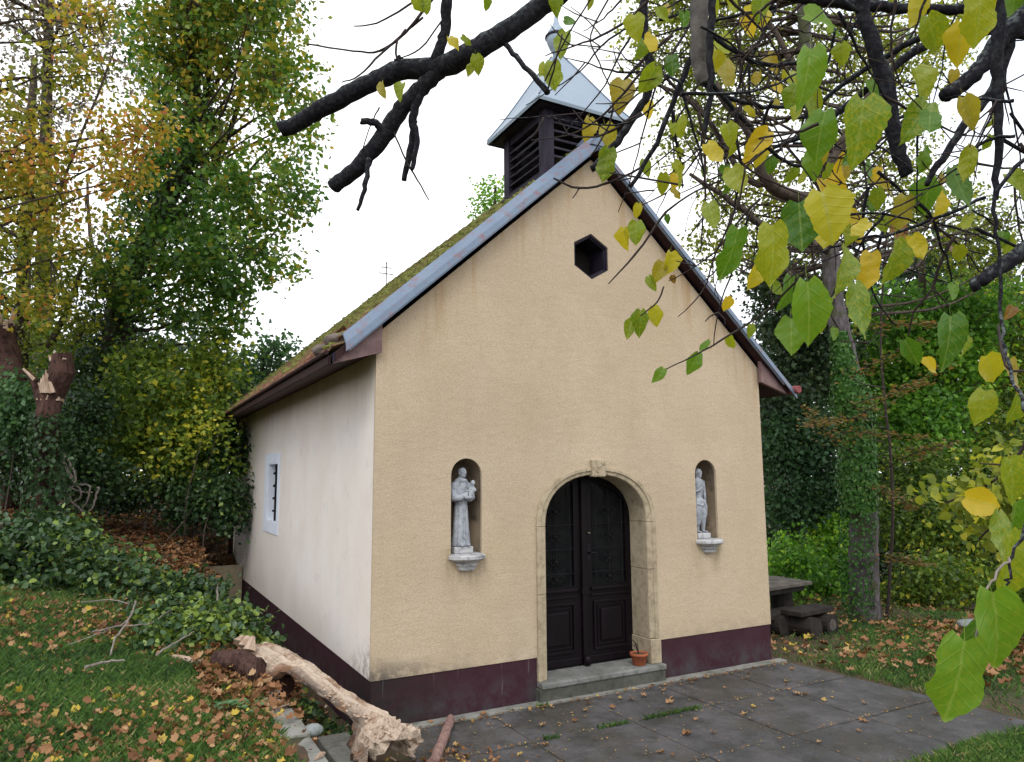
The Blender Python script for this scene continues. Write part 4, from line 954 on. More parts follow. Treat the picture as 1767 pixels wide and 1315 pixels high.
# orange tree leaning in from the left edge
d2 = 10.5
g2 = gnd(-120, 1000)
tree('autumn_tree', 'orange and yellow autumn tree reaching in from the left edge', 'tree', [g2, at(-130, 700, d2), at(-120, 300, d2), at(-60, -100, d2)], .16, .05,
 [B(60, 300, d2, 90, 60), B(170, 250, d2, 90, 55), B(250, 215, d2, 70, 45), B(40, 420, d2, 90, 70), B(150, 400, d2, 70, 50), B(220, 300, d2, 70, 40), B(20, 180, d2, 60, 35), B(120, 120, d2, 80, 40), B(-60, 250, d2, 120), B(60, 520, d2, 70, 45), B(150, 30, d2, 60, 30)],
 520, 13, .13, .085, 'orange', tint=lambda P: .12*np.sin(P[:, 2]*2.1)-.02, extra_limbs=[([at(-125, 300, d2), at(0, 395, d2), at(80, 370, d2), at(200, 80, d2)], .05, .012)], limbs=26, twigs=160, tr=(.52, .5), limb_w=.035)
tree('autumn_tree', 'yellow-green thin tree low at the left edge, behind the torn stump', 'tree', [gnd(30, 870), at(35, 600, 13), at(50, 300, 13), at(60, 100, 13)], .16, .05,
 [B(40, 470, 12.4, 100, 80), B(110, 560, 12.6, 60, 50), B(20, 330, 12.6, 90, 80), B(130, 470, 12.8, 70, 60), B(10, 600, 12.6, 60, 60)],
 420, 12, .14, .085, 'yg', limbs=24, twigs=120, tr=(.16, .5), limb_w=.03, extra_limbs=[([at(85, 600, 12.8), at(120, 520, 12.8), at(150, 440, 12.9)], .07, .02)])
# grey, half bare tree against the sky
tree('bare_tree', 'tall half-bare grey-brown tree against the sky in the top left corner', 'tree', [gnd(70, 860), at(75, 500, 19), at(80, 200, 19), at(90, -100, 19)], .25, .08,
 [B(60, 60, 19, 120, 90), B(180, 110, 19, 100, 90), B(60, 200, 19, 110, 90), B(150, 20, 19, 120, 60), B(240, 30, 19, 50, 60), B(20, -40, 19, 150)],
 620, 8, .26, .12, 'greyl', limbs=70, twigs=420, tr=(.45, .45), limb_w=.05)
# young blue-green tree behind the chapel's far corner
tree('young_tree', 'young blue-green tree behind the far left end of the roof', 'tree', [gnd(440, 900), at(445, 800, 17), at(450, 680, 17), at(455, 600, 17)], .10, .04,
 [B(455, 610, 17, 42, 30), B(430, 660, 17, 55, 40), B(480, 640, 17, 30, 40), B(400, 700, 17, 60, 45), B(470, 700, 17, 50, 40)],
 230, 14, .20, .13, 'blue', limbs=14, twigs=60, tr=(.45, .45))
tree('young_tree', 'pale green treetop showing over the roof left of the bell turret', 'tree', [gnd(850, 900, 60), at(850, 700, 24), at(850, 500, 24), at(855, 320, 24)], .16, .04,
 [B(850, 335, 24, 28, 30), B(835, 365, 24, 20, 25), B(868, 380, 24, 30, 40)], 70, 12, .2, .13, 'fresh', limbs=10, twigs=20, tr=(.45, .4))

# torn stump and the leaning broken trunk
def torn_trunk(base, pts, r0, r1, label, nspl=9):
    t = thing('broken_trunk', label, 'tree stump', base); mb = MB(); o = polyline(mb, [base]+pts, r0, r1, 12, .025); mb.build('trunk', M['redbark'], t, smooth=True)
    top = o[-1]; mb = MB()
    for k in range(nspl):
        a = 2*PI*k/nspl; c = top+Vector((math.cos(a), math.sin(a), 0))*r1*.7; h = random.uniform(.06, .34)
        mb.tube([c-Vector((0, 0, .1)), c+Vector((random.uniform(-.03, .03), 0, h*.6)), c+Vector((random.uniform(-.06, .06), 0, h))], [r1*.42, r1*.26, .01], 5, jit=.3)
    mb.build('splintered_top', M['torn'], t); return t
db = 10.3
tt = torn_trunk(Vector(gnd(82, 925)), [Vector(at(80, 760, db)), Vector(at(85, 680, db))], .15, .16, 'tall splintered stump with pale torn wood, among bushes at the left')
mb = MB(); mb.tube([at(85, 690, db), at(108, 640, db), at(105, 610, db)], [.17, .15, .13], 10, jit=.2); mb.tube([at(70, 690, db), at(58, 655, db), at(45, 640, db)], [.07, .05, .03], 8, jit=.2); mb.build('stub', M['redbark'], tt); ivy_on([at(82, 925, db-.1), at(82, 790, db-.1), at(84, 715, db-.1)], [.24, .2, .15], 1500, .07, 'dark', tt, bulge=.5)
mb = MB(); [mb.tube([at(82+q, 678, db-.16), at(80+q*.8, 652+abs(q), db-.15), at(79+q*.9, 638+abs(q)*1.6, db-.13)], [.035, .026, .006], 5, jit=.4) for q in (-9, -5, 0, 4, 9)]; [mb.tube([at(100+q, 622, db-.1), at(95+q*1.2, 604+abs(q), db-.08)], [.035, .008], 5, jit=.4) for q in (-9, -2, 5, 11)]; mb.tube([at(60, 655, db-.06), at(40, 636, db-.06)], [.03, .015], 6, jit=.3); mb.build('splinter', M['torn'], tt)
torn_trunk(Vector(gnd(25, 880)), [Vector(at(26, 700, db+1)), Vector(at(15, 620, db+1)), Vector(at(5, 560, db+1))], .20, .15, 'reddish leaning trunk with a torn top at the left picture edge', 6)

# bushes behind the litter slope
def bush(label, bl, n_cl, n_leaf, cl_r, size, lm, tr=(.4, .45), base=None, group=None, tint=None, tmpl=KITE, stems=5, shell=.35, name='bush'):
    c = np.mean([b[0] for b in bl], axis=0); zb = float(terr(c[0], c[1])); t = thing(name, label, 'bush', (c[0], c[1], zb), group)
    P, ids, CP, dirs = blob_pts(bl, n_cl, n_leaf, cl_r, shell, seed=len(label)+3)
    gz = terr(P[:, 0], P[:, 1]); k = P[:, 2] > gz+.01; P = P[k]; ids = ids[k]; dirs = dirs[k]
    tn = tr[0]+tr[1]*(.4*RG.normal(size=len(P))*1.1+.5*cheapnoise(P, 1.6, 7+len(label))+.3*RG.normal(size=len(CP))[ids]*.6)
    if tint is not None: tn = tn+tint(P)
    o = leaf_mesh('foliage', P, size*(.65+.7*RG.random(len(P))), tn, LM[lm], t, up=dirs*.5+np.array([0, 0, .5]), tmpl=tmpl); o['kind'] = 'stuff'
    mb = MB()
    for k in RG.choice(len(CP), min(stems, len(CP)), replace=False):
        q = CP[k]; s = np.array([c[0]+RG.normal()*.25, c[1]+RG.normal()*.25, 0]); s[2] = float(terr(s[0], s[1]))-.03
        if q[2] > s[2]+.1: polyline(mb, [s, (s+q)/2+RG.normal(size=3)*.15, q], .018, .005, 5, .01, 4)
    if mb.v: mb.build('stem', M['bark'], t)
    return t
bush('dark hazel bush with yellowing leaves, right of the ivy-wrapped tree', [B(300, 700, 13, 90, 70), B(370, 640, 13.5, 55, 50), B(250, 640, 13.2, 60, 60), B(330, 790, 13.0, 60, 50), B(240, 760, 12.8, 60, 60)], 900, 14, .17, .10, 'bush', (.34, .5), stems=6)
bush('dark green undergrowth beneath the yellowing bushes, before the far corner of the chapel', [B(370, 850, 12.4, 60, 45), B(300, 840, 12.8, 50, 36), B(400, 790, 13.2, 40, 60), B(240, 850, 13, 40, 30), B(330, 885, 12.8, 60, 22), B(390, 890, 12.3, 40, 26), B(200, 860, 13, 50, 25)], 620, 16, .14, .08, 'dark', (.45, .5), stems=3)
bush('ivy-covered thicket low around the splintered stump', [B(110, 790, 11.4, 60, 60), B(40, 800, 11.6, 55, 50), B(170, 830, 11.8, 45, 45), B(150, 720, 12, 50, 55)], 520, 16, .13, .075, 'dark', (.5, .45), stems=4)
bush('pale grey-green elder shoots left of the splintered stump', [B(25, 690, 10.8, 55, 50), B(5, 740, 10.8, 40, 40), B(60, 730, 10.9, 28, 22)], 150, 14, .14, .085, 'blue', (.6, .4), stems=4)
bush('broad-leaved dark bush behind the stump and the leaning trunk', [B(60, 620, 14.5, 90, 70), B(160, 650, 14.5, 60, 60), B(0, 560, 15, 70, 60), B(110, 760, 14, 90, 60)], 420, 13, .2, .10, 'bush', (.3, .45), stems=5)
bush('yellow-leaved shrub beside the far eave of the chapel', [B(350, 725, 12.2, 55, 22), B(330, 760, 12.1, 40, 18), B(375, 745, 12.0, 35, 16), B(290, 800, 12, 30, 14), B(400, 800, 12.4, 20, 20)], 60, 8, .17, .08, 'bush', (.62, .35), stems=3)
far = thing('distant_wood', 'dark wood closing the view behind the bushes on the left', 'wood', tuple(gnd(150, 850)))
P, ids, CP, dirs = blob_pts([B(u, v, 24, 120, 110) for u, v in ((-60, 640), (60, 660), (180, 650), (300, 660), (400, 700), (480, 760), (-180, 600), (240, 760), (60, 780), (380, 800))], 1500, 13, .38, .3)
leaf_mesh('foliage', P, .24, .4+.5*RG.normal(size=len(P))*.4, LM['deep'], far)['kind'] = 'stuff'
# bare creeper stems in front of the bushes
t = thing('creeper', 'pale twisted creeper stems hanging above the leaf litter, below the splintered stump', 'creeper', tuple(gnd(145, 885)))
for L_ in ([(95, 760), (115, 810), (140, 850), (130, 870), (150, 890)], [(110, 790), (125, 830), (155, 840), (148, 870), (135, 885)], [(100, 770), (130, 820), (120, 860), (150, 885)], [(85, 790), (120, 840), (160, 850)], [(170, 840), (162, 870), (150, 885)]):
    mb = MB(); polyline(mb, uvd(L_, 10.9), .022, .010, 6, .012); mb.build('stem', M['paletwig'], t, smooth=True)

# ---- right side
gr = gnd(1493, 1072); dr_ = float((gr-CAM_P)@AF)
tr_pts = [gr, at(1490, 960, dr_), at(1490, 820, dr_), at(1478, 700, dr_), at(1450, 580, dr_+.1), at(1435, 480, dr_+.2), at(1425, 330, dr_+.3), at(1400, 170, dr_+.4), at(1385, 0, dr_+.5), at(1380, -150, dr_+.6)]
tR = tree('old_tree', 'old grey tree with a band of green ivy round its trunk, right of the chapel', 'tree', tr_pts, .225, .07,
 [B(1150, 60, 12.5, 90, 70), B(1250, 150, 12.5, 110), B(1180, 230, 12, 60, 50), B(1330, 40, 13, 120), B(1450, 140, 13, 110), B(1290, 330, 12.5, 90, 60), B(1240, 420, 12.6, 60, 60), B(1560, 60, 13, 120), B(1500, 280, 13.4, 110), B(1380, 400, 13, 90, 60), B(1620, 380, 14, 90), B(1200, -60, 12.5, 130), B(1700, 430, 14, 80)],
 2000, 17, .17, .072, 'yg', 'greybark', tint=lambda P: -.20, extra_limbs=[([at(1425, 350, dr_+.3), at(1330, 320, dr_), at(1290, 220, dr_-.2), at(1230, 140, dr_-.2), at(1215, 20, dr_-.2)], .12, .04), ([at(1430, 430, dr_), at(1330, 395, dr_), at(1250, 340, dr_-.3), at(1190, 300, dr_-.3)], .08, .025), ([at(1330, 320, dr_), at(1280, 300, dr_), at(1200, 180, dr_), at(1110, 140, dr_)], .06, .02), ([at(1425, 300, dr_), at(1480, 200, dr_), at(1560, 60, dr_)], .09, .03), ([at(1440, 520, dr_), at(1370, 480, dr_), at(1330, 430, dr_)], .06, .02), ([at(1400, 170, dr_), at(1340, 60, dr_), at(1260, -60, dr_)], .06, .02)], limbs=130, twigs=700, tr=(.46, .5), limb_w=.04, bmat='bark')
ivy_on([at(1482, 880, dr_-.05), at(1480, 760, dr_-.05), at(1464, 650, dr_-.05), at(1446, 575, dr_-.05)], [.20, .25, .22, .10], 9000, .06, 'brightivy', tR, bulge=.12, spread=.5, tr=(.6, .35))
ivy_on([at(1478, 1060, dr_-.1), at(1476, 950, dr_-.1), at(1482, 880, dr_-.1)], [.20, .2, .25], 1300, .05, 'brightivy', tR, bulge=.1, spread=.5, tr=(.35, .35))
# brown-leaved hornbeam sprays beside that trunk
t = thing('hornbeam', 'slender hornbeam with level sprays of brown and yellow leaves, beside the ivy-banded trunk', 'tree', tuple(gnd(1530, 1065)))
mb = MB(); PL = []; 
gh = gnd(1530, 1065); dh = float((gh-CAM_P)@AF)
polyline(mb, [gh, at(1540, 850, dh), at(1520, 600, dh+.3), at(1530, 400, dh+.3)], .028, .012, 7, .01)
for (a, b) in [((1480, 720), (1640, 625)), ((1475, 700), (1600, 660)), ((1450, 745), (1600, 755)), ((1480, 720), (1380, 735)), ((1470, 650), (1590, 585)), ((1560, 790), (1650, 760)), ((1500, 560), (1620, 560)), ((1530, 960), (1600, 975)), ((1450, 770), (1390, 700)), ((1520, 840), (1580, 880))]:
    d0 = dh-.8-random.random()*.5; p0, p1 = at(a[0], a[1], d0), at(b[0], b[1], d0-.5); polyline(mb, [at(1530, a[1]+20, dh), p0, p1], .012, .004, 4, .01, 4)
    for k in range(130):
        f = random.random(); PL.append(p0+(p1-p0)*f+RG.normal(size=3)*np.array([.07, .12, .035])*(1.2-f*.6))
mb.build('branches', M['twig'], t); PL = np.array(PL)
leaf_mesh('foliage', PL, .075*(.7+.5*RG.random(len(PL))), .45+.45*RG.normal(size=len(PL)), LM['brown'], t, up=np.tile([0, 0, 1.2], (len(PL), 1)), spread=.6)['kind'] = 'stuff'
# forest edge
FR = [
 ('forest_tree', 'tall dense green tree behind the right eave of the chapel', 1370, 15.5, [B(1370, 560, 15.5, 80, 90), B(1350, 700, 15, 60, 80), B(1420, 640, 15.5, 70, 70), B(1340, 480, 16, 60, 60)], 'deep', .11, 760, (.55, .5)),
 ('forest_tree', 'bright green tree behind the ivy-banded trunk', 1590, 15, [B(1570, 560, 15, 90, 80), B(1640, 640, 15, 90, 80), B(1590, 740, 14.6, 80, 70), B(1540, 660, 15.4, 70, 80), B(1670, 540, 15, 80, 60)], 'fresh', .11, 1150, (.30, .45)),
 ('forest_tree', 'yellow-green tree at the right edge behind the large hanging leaves', 1740, 16, [B(1720, 540, 16, 90, 90), B(1760, 680, 15.5, 80, 90), B(1700, 750, 15, 70, 60), B(1800, 600, 16, 90)], 'bush', .11, 760, (.48, .5)),
 ('forest_tree', 'shaded bluish tree just right of the chapel wall', 1350, 17, [B(1350, 780, 14.2, 50, 60), B(1400, 760, 14.2, 60, 60), B(1360, 870, 13.8, 50, 50), B(1430, 860, 14, 60, 50)], 'blue', .10, 560, (.16, .35)),
]
for nm, lb, u, d, bl, lm, sz, nc, tr_ in FR:
    g_ = at(u, 1060, d); g_[2] = float(terr(g_[0], g_[1])); tree(nm, lb, 'tree', [g_, at(u, 900, d), at(u+8, 700, d), at(u, 450, d)], .18, .06, bl, nc, 15, .19, sz, lm, limbs=22, twigs=60, tr=tr_, shell=.35)
bush('fresh green maple bush between the chapel wall and the ivy-banded trunk', [B(1370, 960, 12.6, 55, 40), B(1350, 1010, 12.6, 40, 30), B(1410, 1000, 13.2, 45, 45), B(1440, 930, 13.5, 40, 50)], 360, 14, .14, .09, 'fresh', (.42, .5), stems=3)
bush('dark green bush with yellow tips, right of the ivy-banded trunk', [B(1570, 900, 13, 70, 60), B(1620, 990, 12.2, 65, 50), B(1560, 1030, 12.6, 45, 30), B(1660, 900, 13, 70, 60), B(1700, 1010, 12.6, 60, 45), B(1590, 820, 13.5, 70, 60)], 900, 15, .15, .08, 'bush', (.40, .5), stems=4)
bush('shaded bush at the right edge, behind the meadow', [B(1750, 900, 13, 60, 80), B(1760, 1010, 12.8, 50, 40), B(1720, 820, 13.5, 60, 60), B(1800, 960, 12.5, 60, 80)], 460, 14, .16, .09, 'bush', (.38, .45), stems=4)
def _unused(*a, **k): pass
_unused('yellow-green leafy sprays low at the right edge, nearer than the wood', [B(1740, 800, 5.2, 60, 30), B(1690, 850, 5.0, 75, 28), B(1650, 865, 5.0, 50, 20), B(1750, 870, 4.8, 70, 45), B(1700, 910, 5.2, 55, 28), B(1790, 820, 4.8, 60, 80), B(1740, 940, 5.0, 45, 30)], 110, 7, .09, .085, 'yg', (.30, .45), stems=16, tmpl=OVAL, shell=.1, name='leafy_spray')
far = thing('distant_wood', 'dark wood closing the view behind the trees on the right', 'wood', (16, 12, -1))
P, ids, CP, dirs = blob_pts([B(u, v, 22, 110, 110) for u, v in ((1330, 760), (1400, 640), (1420, 900), (1500, 560), (1500, 760), (1580, 880), (1600, 680), (1700, 560), (1700, 760), (1800, 680), (1800, 860), (1340, 940), (1480, 960), (1650, 960), (1780, 980), (1900, 760), (1620, 480))], 2300, 13, .36, .3)
leaf_mesh('foliage', P, .24, .42+.5*RG.normal(size=len(P))*.4, LM['deep'], far)['kind'] = 'stuff'
# boulder low at the right, beyond the meadow
bp = gnd(1690, 1100); t = MB(); t.ico((0, 0, 0), .15, 2, .08, (1.3, .9, .4)); t.v = [(p[0]+bp[0]+.3, p[1]+bp[1]+.3, p[2]+bp[2]+.1) for p in t.v]
tag(t.build('boulder', M['rock'], None, smooth=True), 'pale flat boulder at the far edge of the meadow, below the right-hand bush', 'boulder')

# ------------------------------------------------------------------ picnic table and benches
def gz(x, y): return float(terr(x, y))
pt = gnd(1352, 1098); tbx, tby = pt[0]+.55, pt[1]+.75
t = thing('picnic_table', 'rough weathered plank table on stumps behind the right corner of the chapel', 'table', (tbx, tby, gz(tbx, tby)))
a0 = .12; Rt = Matrix.Translation((tbx, tby, gz(tbx, tby))) @ Matrix.Rotation(a0, 4, 'Z')
for k in range(3): MB().box((-1.1, -.36+k*.245, .53), (.62+.03*k, -.125+k*.245, .58), Rt).build('plank', M['oldtop'], t, bevel=.008)
for x in (-.8, .34):
    MB().lathe([(.0, -.05), (.17, -.05), (.16, .4), (.17, .45), (0, .45)], tuple(Rt @ Vector((x, 0, 0))), 14).build('stump_leg', M['oldwood'], t)
MB().box((-1.0, -.3, .45), (.5, .3, .529), Rt).build('bearer', M['oldwood'], t, bevel=.01)
def bench(u, v, ln, yaw, label, zt=.40):
    g_ = gnd(u, v); t = thing('bench', label, 'bench', tuple(g_), 'benches round the picnic table'); Rb = Matrix.Translation(g_) @ Matrix.Rotation(yaw, 4, 'Z')
    MB().box((-ln/2, -.15, zt-.07), (ln/2, .17, zt), Rb).build('seat', M['oldwood'], t, bevel=.012)
    for x in (-ln*.22, ln*.28):
        mb = MB(); mb.tube([tuple(Rb @ Vector((x, -.22, .13))), tuple(Rb @ Vector((x, .22, .13)))], .14, 16, jit=.03); mb.build('log_leg', M['oldwood'], t)
        MB().tube([tuple(Rb @ Vector((x, -.223, .13))), tuple(Rb @ Vector((x, -.217, .13)))], .08, 14).build('log_end', M['oldtop'] if x > 0 else M['oldwood'], t)
    return t
bench(1397, 1094, .78, .12, 'thick dark plank bench resting on short logs, right of the plank table', .35)
bench(1345, 1090, .8, .12, 'dark plank bench half hidden behind the right corner of the chapel', .28)

# ------------------------------------------------------------------ fallen trunk, chunks, curb stones
P0, P1, P2, P3, P4 = Vector((-.86, .75, .60)), Vector((-.70, .28, .535)), Vector((-.53, -.20, .44)), Vector((-.34, -.70, .32)), Vector((-.18, -1.10, .19))
def bez(t):
    pts = [P0, P1, P2, P3, P4]; s = t*4; i = min(3, int(s)); f = s-i; a = pts[max(i-1, 0)]; b = pts[i]; c = pts[i+1]; d = pts[min(i+2, 4)]
    return .5*((2*b)+(c-a)*f+(2*a-5*b+4*c-d)*f*f+(-a+3*b-3*c+d)*f**3)
lt = thing('fallen_log', 'long split hollow log of pale rotting wood, lying by the left corner of the chapel', 'log', tuple(bez(.5)))
V = []; n, m = 90, 30; TH = .045
for i in range(n+1):
    f = i/n; p = bez(f); t_ = (bez(min(1, f+.02))-bez(max(0, f-.02))).normalized(); sd_ = t_.cross(Vector((0, 0, 1))).normalized(); up = sd_.cross(t_)
    r = .130+.015*math.sin(f*7)+.045*smooth(.55, 1, f)-.02*smooth(.1, 0, f)
    a0_, a1_ = math.radians(-40+95*float(smooth(.28, .36, f))-75*float(smooth(.80, .93, f))), math.radians(215)
    for lay in (0, 1):
        for j in range(m+1):
            a = a0_+(a1_-a0_)*j/m; rr = r*(1-lay*.4)+.007*math.sin(a*9+f*6)+.004*math.sin(f*40+a*3)+random.uniform(-.003, .003)+.03*float(smooth(.75, 1, f))*random.uniform(-1, 1)*(lay == 0)
            e = .035*math.sin(f*23)*(j == m)+.03*math.sin(f*51)*(j in (0, m))
            q = p+sd_*math.cos(a+e)*rr*1.55+up*(math.sin(a+e)*rr*.85+.012*math.sin(a*7+f*3)+.010*math.sin(a*17+f*5))+t_*(random.uniform(-.05, .05) if i in (0, n) else 0); V.append(tuple(q))
Fq = []; w = m+1
for i in range(n):
    b0 = i*2*w; b1 = (i+1)*2*w
    for j in range(m): Fq += [(b0+j, b0+j+1, b1+j+1, b1+j), (b0+w+j, b1+w+j, b1+w+j+1, b0+w+j+1)]
    Fq += [(b0, b1, b1+w, b0+w), (b0+m, b0+w+m, b1+w+m, b1+m)]
for b in (0, n*2*w): Fq += [tuple([b+j for j in range(w)]+[b+w+j for j in reversed(range(w))])]
lo = fixn(MB().add(V, Fq).build('shell', M['split'], lt)); uvl = lo.data.uv_layers.new(name='UVMap')
cow = {}
for i, vtx in enumerate(V): cow[i] = ((i % (2*w)) % w/m*.6, (i//(2*w))/n*2)
for l in lo.data.loops: uvl.data[l.index].uv = cow[l.vertex_index]
# bark left on the upper end and crumbling chunks on the lower end
mb = MB(); mb.tube([bez(0)+Vector((-.05, .08, -.06)), bez(.12)+Vector((0, 0, -.05)), bez(.3)+Vector((-.02, 0, -.09))], [.10, .12, .09], 12, jit=.15); mb.build('bark', M['redbark'], lt)
mb = MB()
for k in range(260):
    f = random.uniform(.55, 1.); a = random.uniform(.9, 2.8); rr_ = .10+.055*float(smooth(.7, .95, f)); q = bez(min(1, f))+Vector((-math.cos(a)*rr_*1.1, random.uniform(-.05, .05), math.sin(a)*rr_)); mb.ico(q, random.uniform(.006, .018), 0, .4, (1, 1.6, .6))
mb.build('rotten_crumbs', M['torn'], lt, kind='stuff')
# branch stub, bark chunk, small logs
mb = MB(); polyline(mb, [gnd(375, 1160)+[0, 0, .10], gnd(410, 1170)+[0, 0, .14], gnd(450, 1185)+[0, 0, .12]], .085, .10, 12, .01); o = mb.build('log', M['redbark'], None); tag(o, 'short dark bark-covered log piece, behind the upper end of the split log', 'log')
mb = MB()
for k in range(3):
    q = gnd(410+k*9, 1150+k*7)+[0, 0, .2]; mb.tube([q, q+[.04, .05, .05+.03*k]], [.05, .02], 6, jit=.3)
mb.v and mb.build('torn_face', M['torn'], o)
mb = MB(); polyline(mb, [gnd(298, 1142)+[0, 0, .04], gnd(330, 1150)+[0, 0, .05], gnd(362, 1158)+[0, 0, .04]], .026, .030, 10, .004); tag(mb.build('stick', M['torn'], None), 'short barkless white stick on the grass, left of the log pieces', 'stick')
mb = MB(); A_, B_ = gnd(745, 1330)+[0, 0, .04], gnd(778, 1250)+[0, 0, .05]; polyline(mb, [A_, (A_+B_)/2+[.01, 0, .01], B_], .045, .038, 12, .005)
tag(mb.build('log', simple('pink_brown_bark', (.17, .10, .085), (.33, .21, .18), 22, .9, 60, 1., .01), None), 'short pinkish-brown log on the edge of the paving, beside the split log', 'log')
mb = MB()
for k in range(230):
    u, v = random.choice([(440, 1195), (470, 1215), (500, 1235), (620, 1290), (640, 1300), (600, 1275), (420, 1185)]); q = gnd(u+random.gauss(0, 16), v+random.gauss(0, 10))
    a = random.random()*6; l = random.uniform(.01, .05); mb.box((-l, -.006, -.003), (l, .008, .004), Matrix.Translation(q+[0, 0, .012]) @ Matrix.Rotation(a, 4, 'Z') @ Matrix.Rotation(random.uniform(-.4, .4), 4, 'Y'))
for k in range(46):
    u, v = random.choice([(470, 1195), (505, 1225), (540, 1235), (640, 1295), (620, 1300), (420, 1165), (445, 1180), (560, 1290)]); q = gnd(u+random.gauss(0, 18), v+random.gauss(0, 9)); a = random.random()*6; l = random.uniform(.05, .13); d = Vector((math.cos(a), math.sin(a), random.uniform(-.15, .5)))
    mb.tube([Vector(q)-d*l*.4+Vector((0, 0, .03)), Vector(q)+Vector((0, 0, .04)), Vector(q)+d*l*.6+Vector((0, 0, .03))], [.006, random.uniform(.012, .022), .003], 5, jit=.35)
tag(mb.build('wood_chips', M['torn'], None), 'scattered chips of pale rotten wood around the split log', 'wood chips', kind='stuff')
# retaining edge of the lawn and lower slab
cb = thing('curb', 'row of grey concrete edging slabs holding the lawn at the bottom of the photo', 'curb', (-.87, -1.4, .4))
y = -.55
for k in range(5):
    y2 = y-.62; z = .47+.02*y; MB().box((-1.0, y2+.008, -.1), (-.79, y, z-.012*k*0), Matrix.Translation((0, 0, -.005+random.uniform(-.01, .01)))).build('slab', M['concrete'], cb, bevel=.012); y = y2
c2 = thing('step_slab', 'low concrete channel slab between the lawn edging and the split log', 'slab', (-.4, -1.2, .1))
MB().box((-.52, -2.3, -.1), (-.27, -.25, .115)).build('slab', M['concrete'], c2, bevel=.012)
rk = MB(); q = on(540, 1255, 2, .46); rk.ico((q[0], q[1], .44), .06, 2, .08, (1.2, 1.1, .7)); tag(rk.build('rock', M['rock'], None, smooth=True), 'rounded grey stone on the lawn edging beside the split log', 'rock')
cw = MB(); cw.box((-.95, 7.50, -.3), (-.012, 7.66, .66)); tag(cw.build('retaining_wall', M['surround'], None, bevel=.012), 'low tan concrete wall stub against the far end of the left side wall', 'wall')

# ------------------------------------------------------------------ ivy brush pile and sticks
def mound(u, v, r, h, dz=.0):
    g_ = gnd(u, v); return (np.array([g_[0], g_[1], g_[2]+dz]), (r, r, h))
bush('large mound of cut glossy ivy on the upper bank, left', [mound(30, 1000, .8, .72), mound(100, 1010, .7, .80), mound(190, 1020, .6, .66), mound(-60, 990, .8, .8), mound(250, 1035, .45, .45), mound(110, 950, .7, .6)], 1050, 14, .09, .072, 'dark', (.55, .6), stems=2, tmpl=OVAL, shell=.5, name='brush_pile')
bush('heap of cut glossy ivy in the ditch, beside the plum plinth', [mound(300, 1090, .42, .42), mound(370, 1110, .42, .42), mound(420, 1120, .34, .36), mound(340, 1050, .42, .42), mound(480, 1160, .24, .2), mound(270, 1120, .3, .2)], 700, 14, .08, .062, 'dark', (.66, .6), stems=2, tmpl=OVAL, shell=.45, name='brush_pile')
P = []
for k in range(800):
    y = random.uniform(-.3, 2.0); x = -.10-abs(random.gauss(0, .10)); P.append((x, y, float(terr(x, y))+abs(random.gauss(0, .07))))
P = np.array(P); tag(leaf_mesh('ground_ivy', P, .055*(.7+.6*RG.random(len(P))), .65+.3*RG.normal(size=len(P)), LM['dark'], None, up=np.tile([-.5, -.3, .8], (len(P), 1)), tmpl=OVAL), 'green ivy growing along the foot of the left plinth', 'ivy', kind='stuff')
sticks = [([(235, 1038), (222, 1070), (200, 1100), (190, 1130)], .011, 'forked grey stick standing out of the brush at its left end'), ([(148, 1152), (180, 1142), (215, 1140)], .012, 'bare grey stick lying on the grass, left of the white stick'), ([(375, 1000), (376, 1040)], .014, 'pale upright stick before the far end of the plinth'), ([(270, 1130), (310, 1105), (335, 1090)], .009, 'thin grey stick crossing the ditch heap low'), ([(140, 1040), (190, 1035), (235, 1045)], .008, 'thin dark stick across the gap between the two ivy heaps'), ([(160, 1090), (210, 1080), (260, 1075), (300, 1048)], .008, 'long thin stick over the brown dead leaves of the heap'), ([(450, 960), (440, 985), (432, 1000)], .006, 'thin stick leaning on the side wall')]
for L_, r, lb in sticks:
    if 'leaning' in lb: pts = [(-.02, 7.0, .95), (-.15, 6.9, .7), (-.3, 6.8, .45)]
    else: pts = [gnd(u, v+25)*.0+at(u, v, float((gnd(u, min(v+30, 1200))-CAM_P)@AF)-.25) for u, v in L_]
    mb = MB(); polyline(mb, pts, r, r*.6, 6, .006)
    if 'forked' in lb: polyline(mb, [pts[1], pts[1]+(pts[2]-pts[1])*.5+[-.1, 0, .0], pts[2]+[-.35, 0, -.02]], r*.7, r*.3, 5, .006)
    tag(mb.build('stick', M['paletwig'], None), lb, 'stick', 'loose sticks about the ivy heaps')
# small geranium-like plant in the grass
g_ = gnd(400, 1240); t = thing('small_plant', 'low mint-green leafy plant in the grass, left of the lawn edging', 'plant', tuple(g_)); mb = MB(); C_ = []
for k in range(60):
    a = random.random()*6.28; r = abs(random.gauss(0, .10)); q = g_+[math.cos(a)*r*1.2, math.sin(a)*r, .07+.05*math.cos(r*8)]; C_.append(q)
    if k % 3 == 0: mb.tube([g_, tuple(q)], .002, 4)
mb.build('stem', M['twig'], t); C_ = np.array(C_); leaf_mesh('foliage', C_, .05, .8+.2*RG.normal(size=60), LM['blue'], t, up=np.tile([0, -.2, 1.5], (60, 1)), spread=.4, tmpl=OVAL)

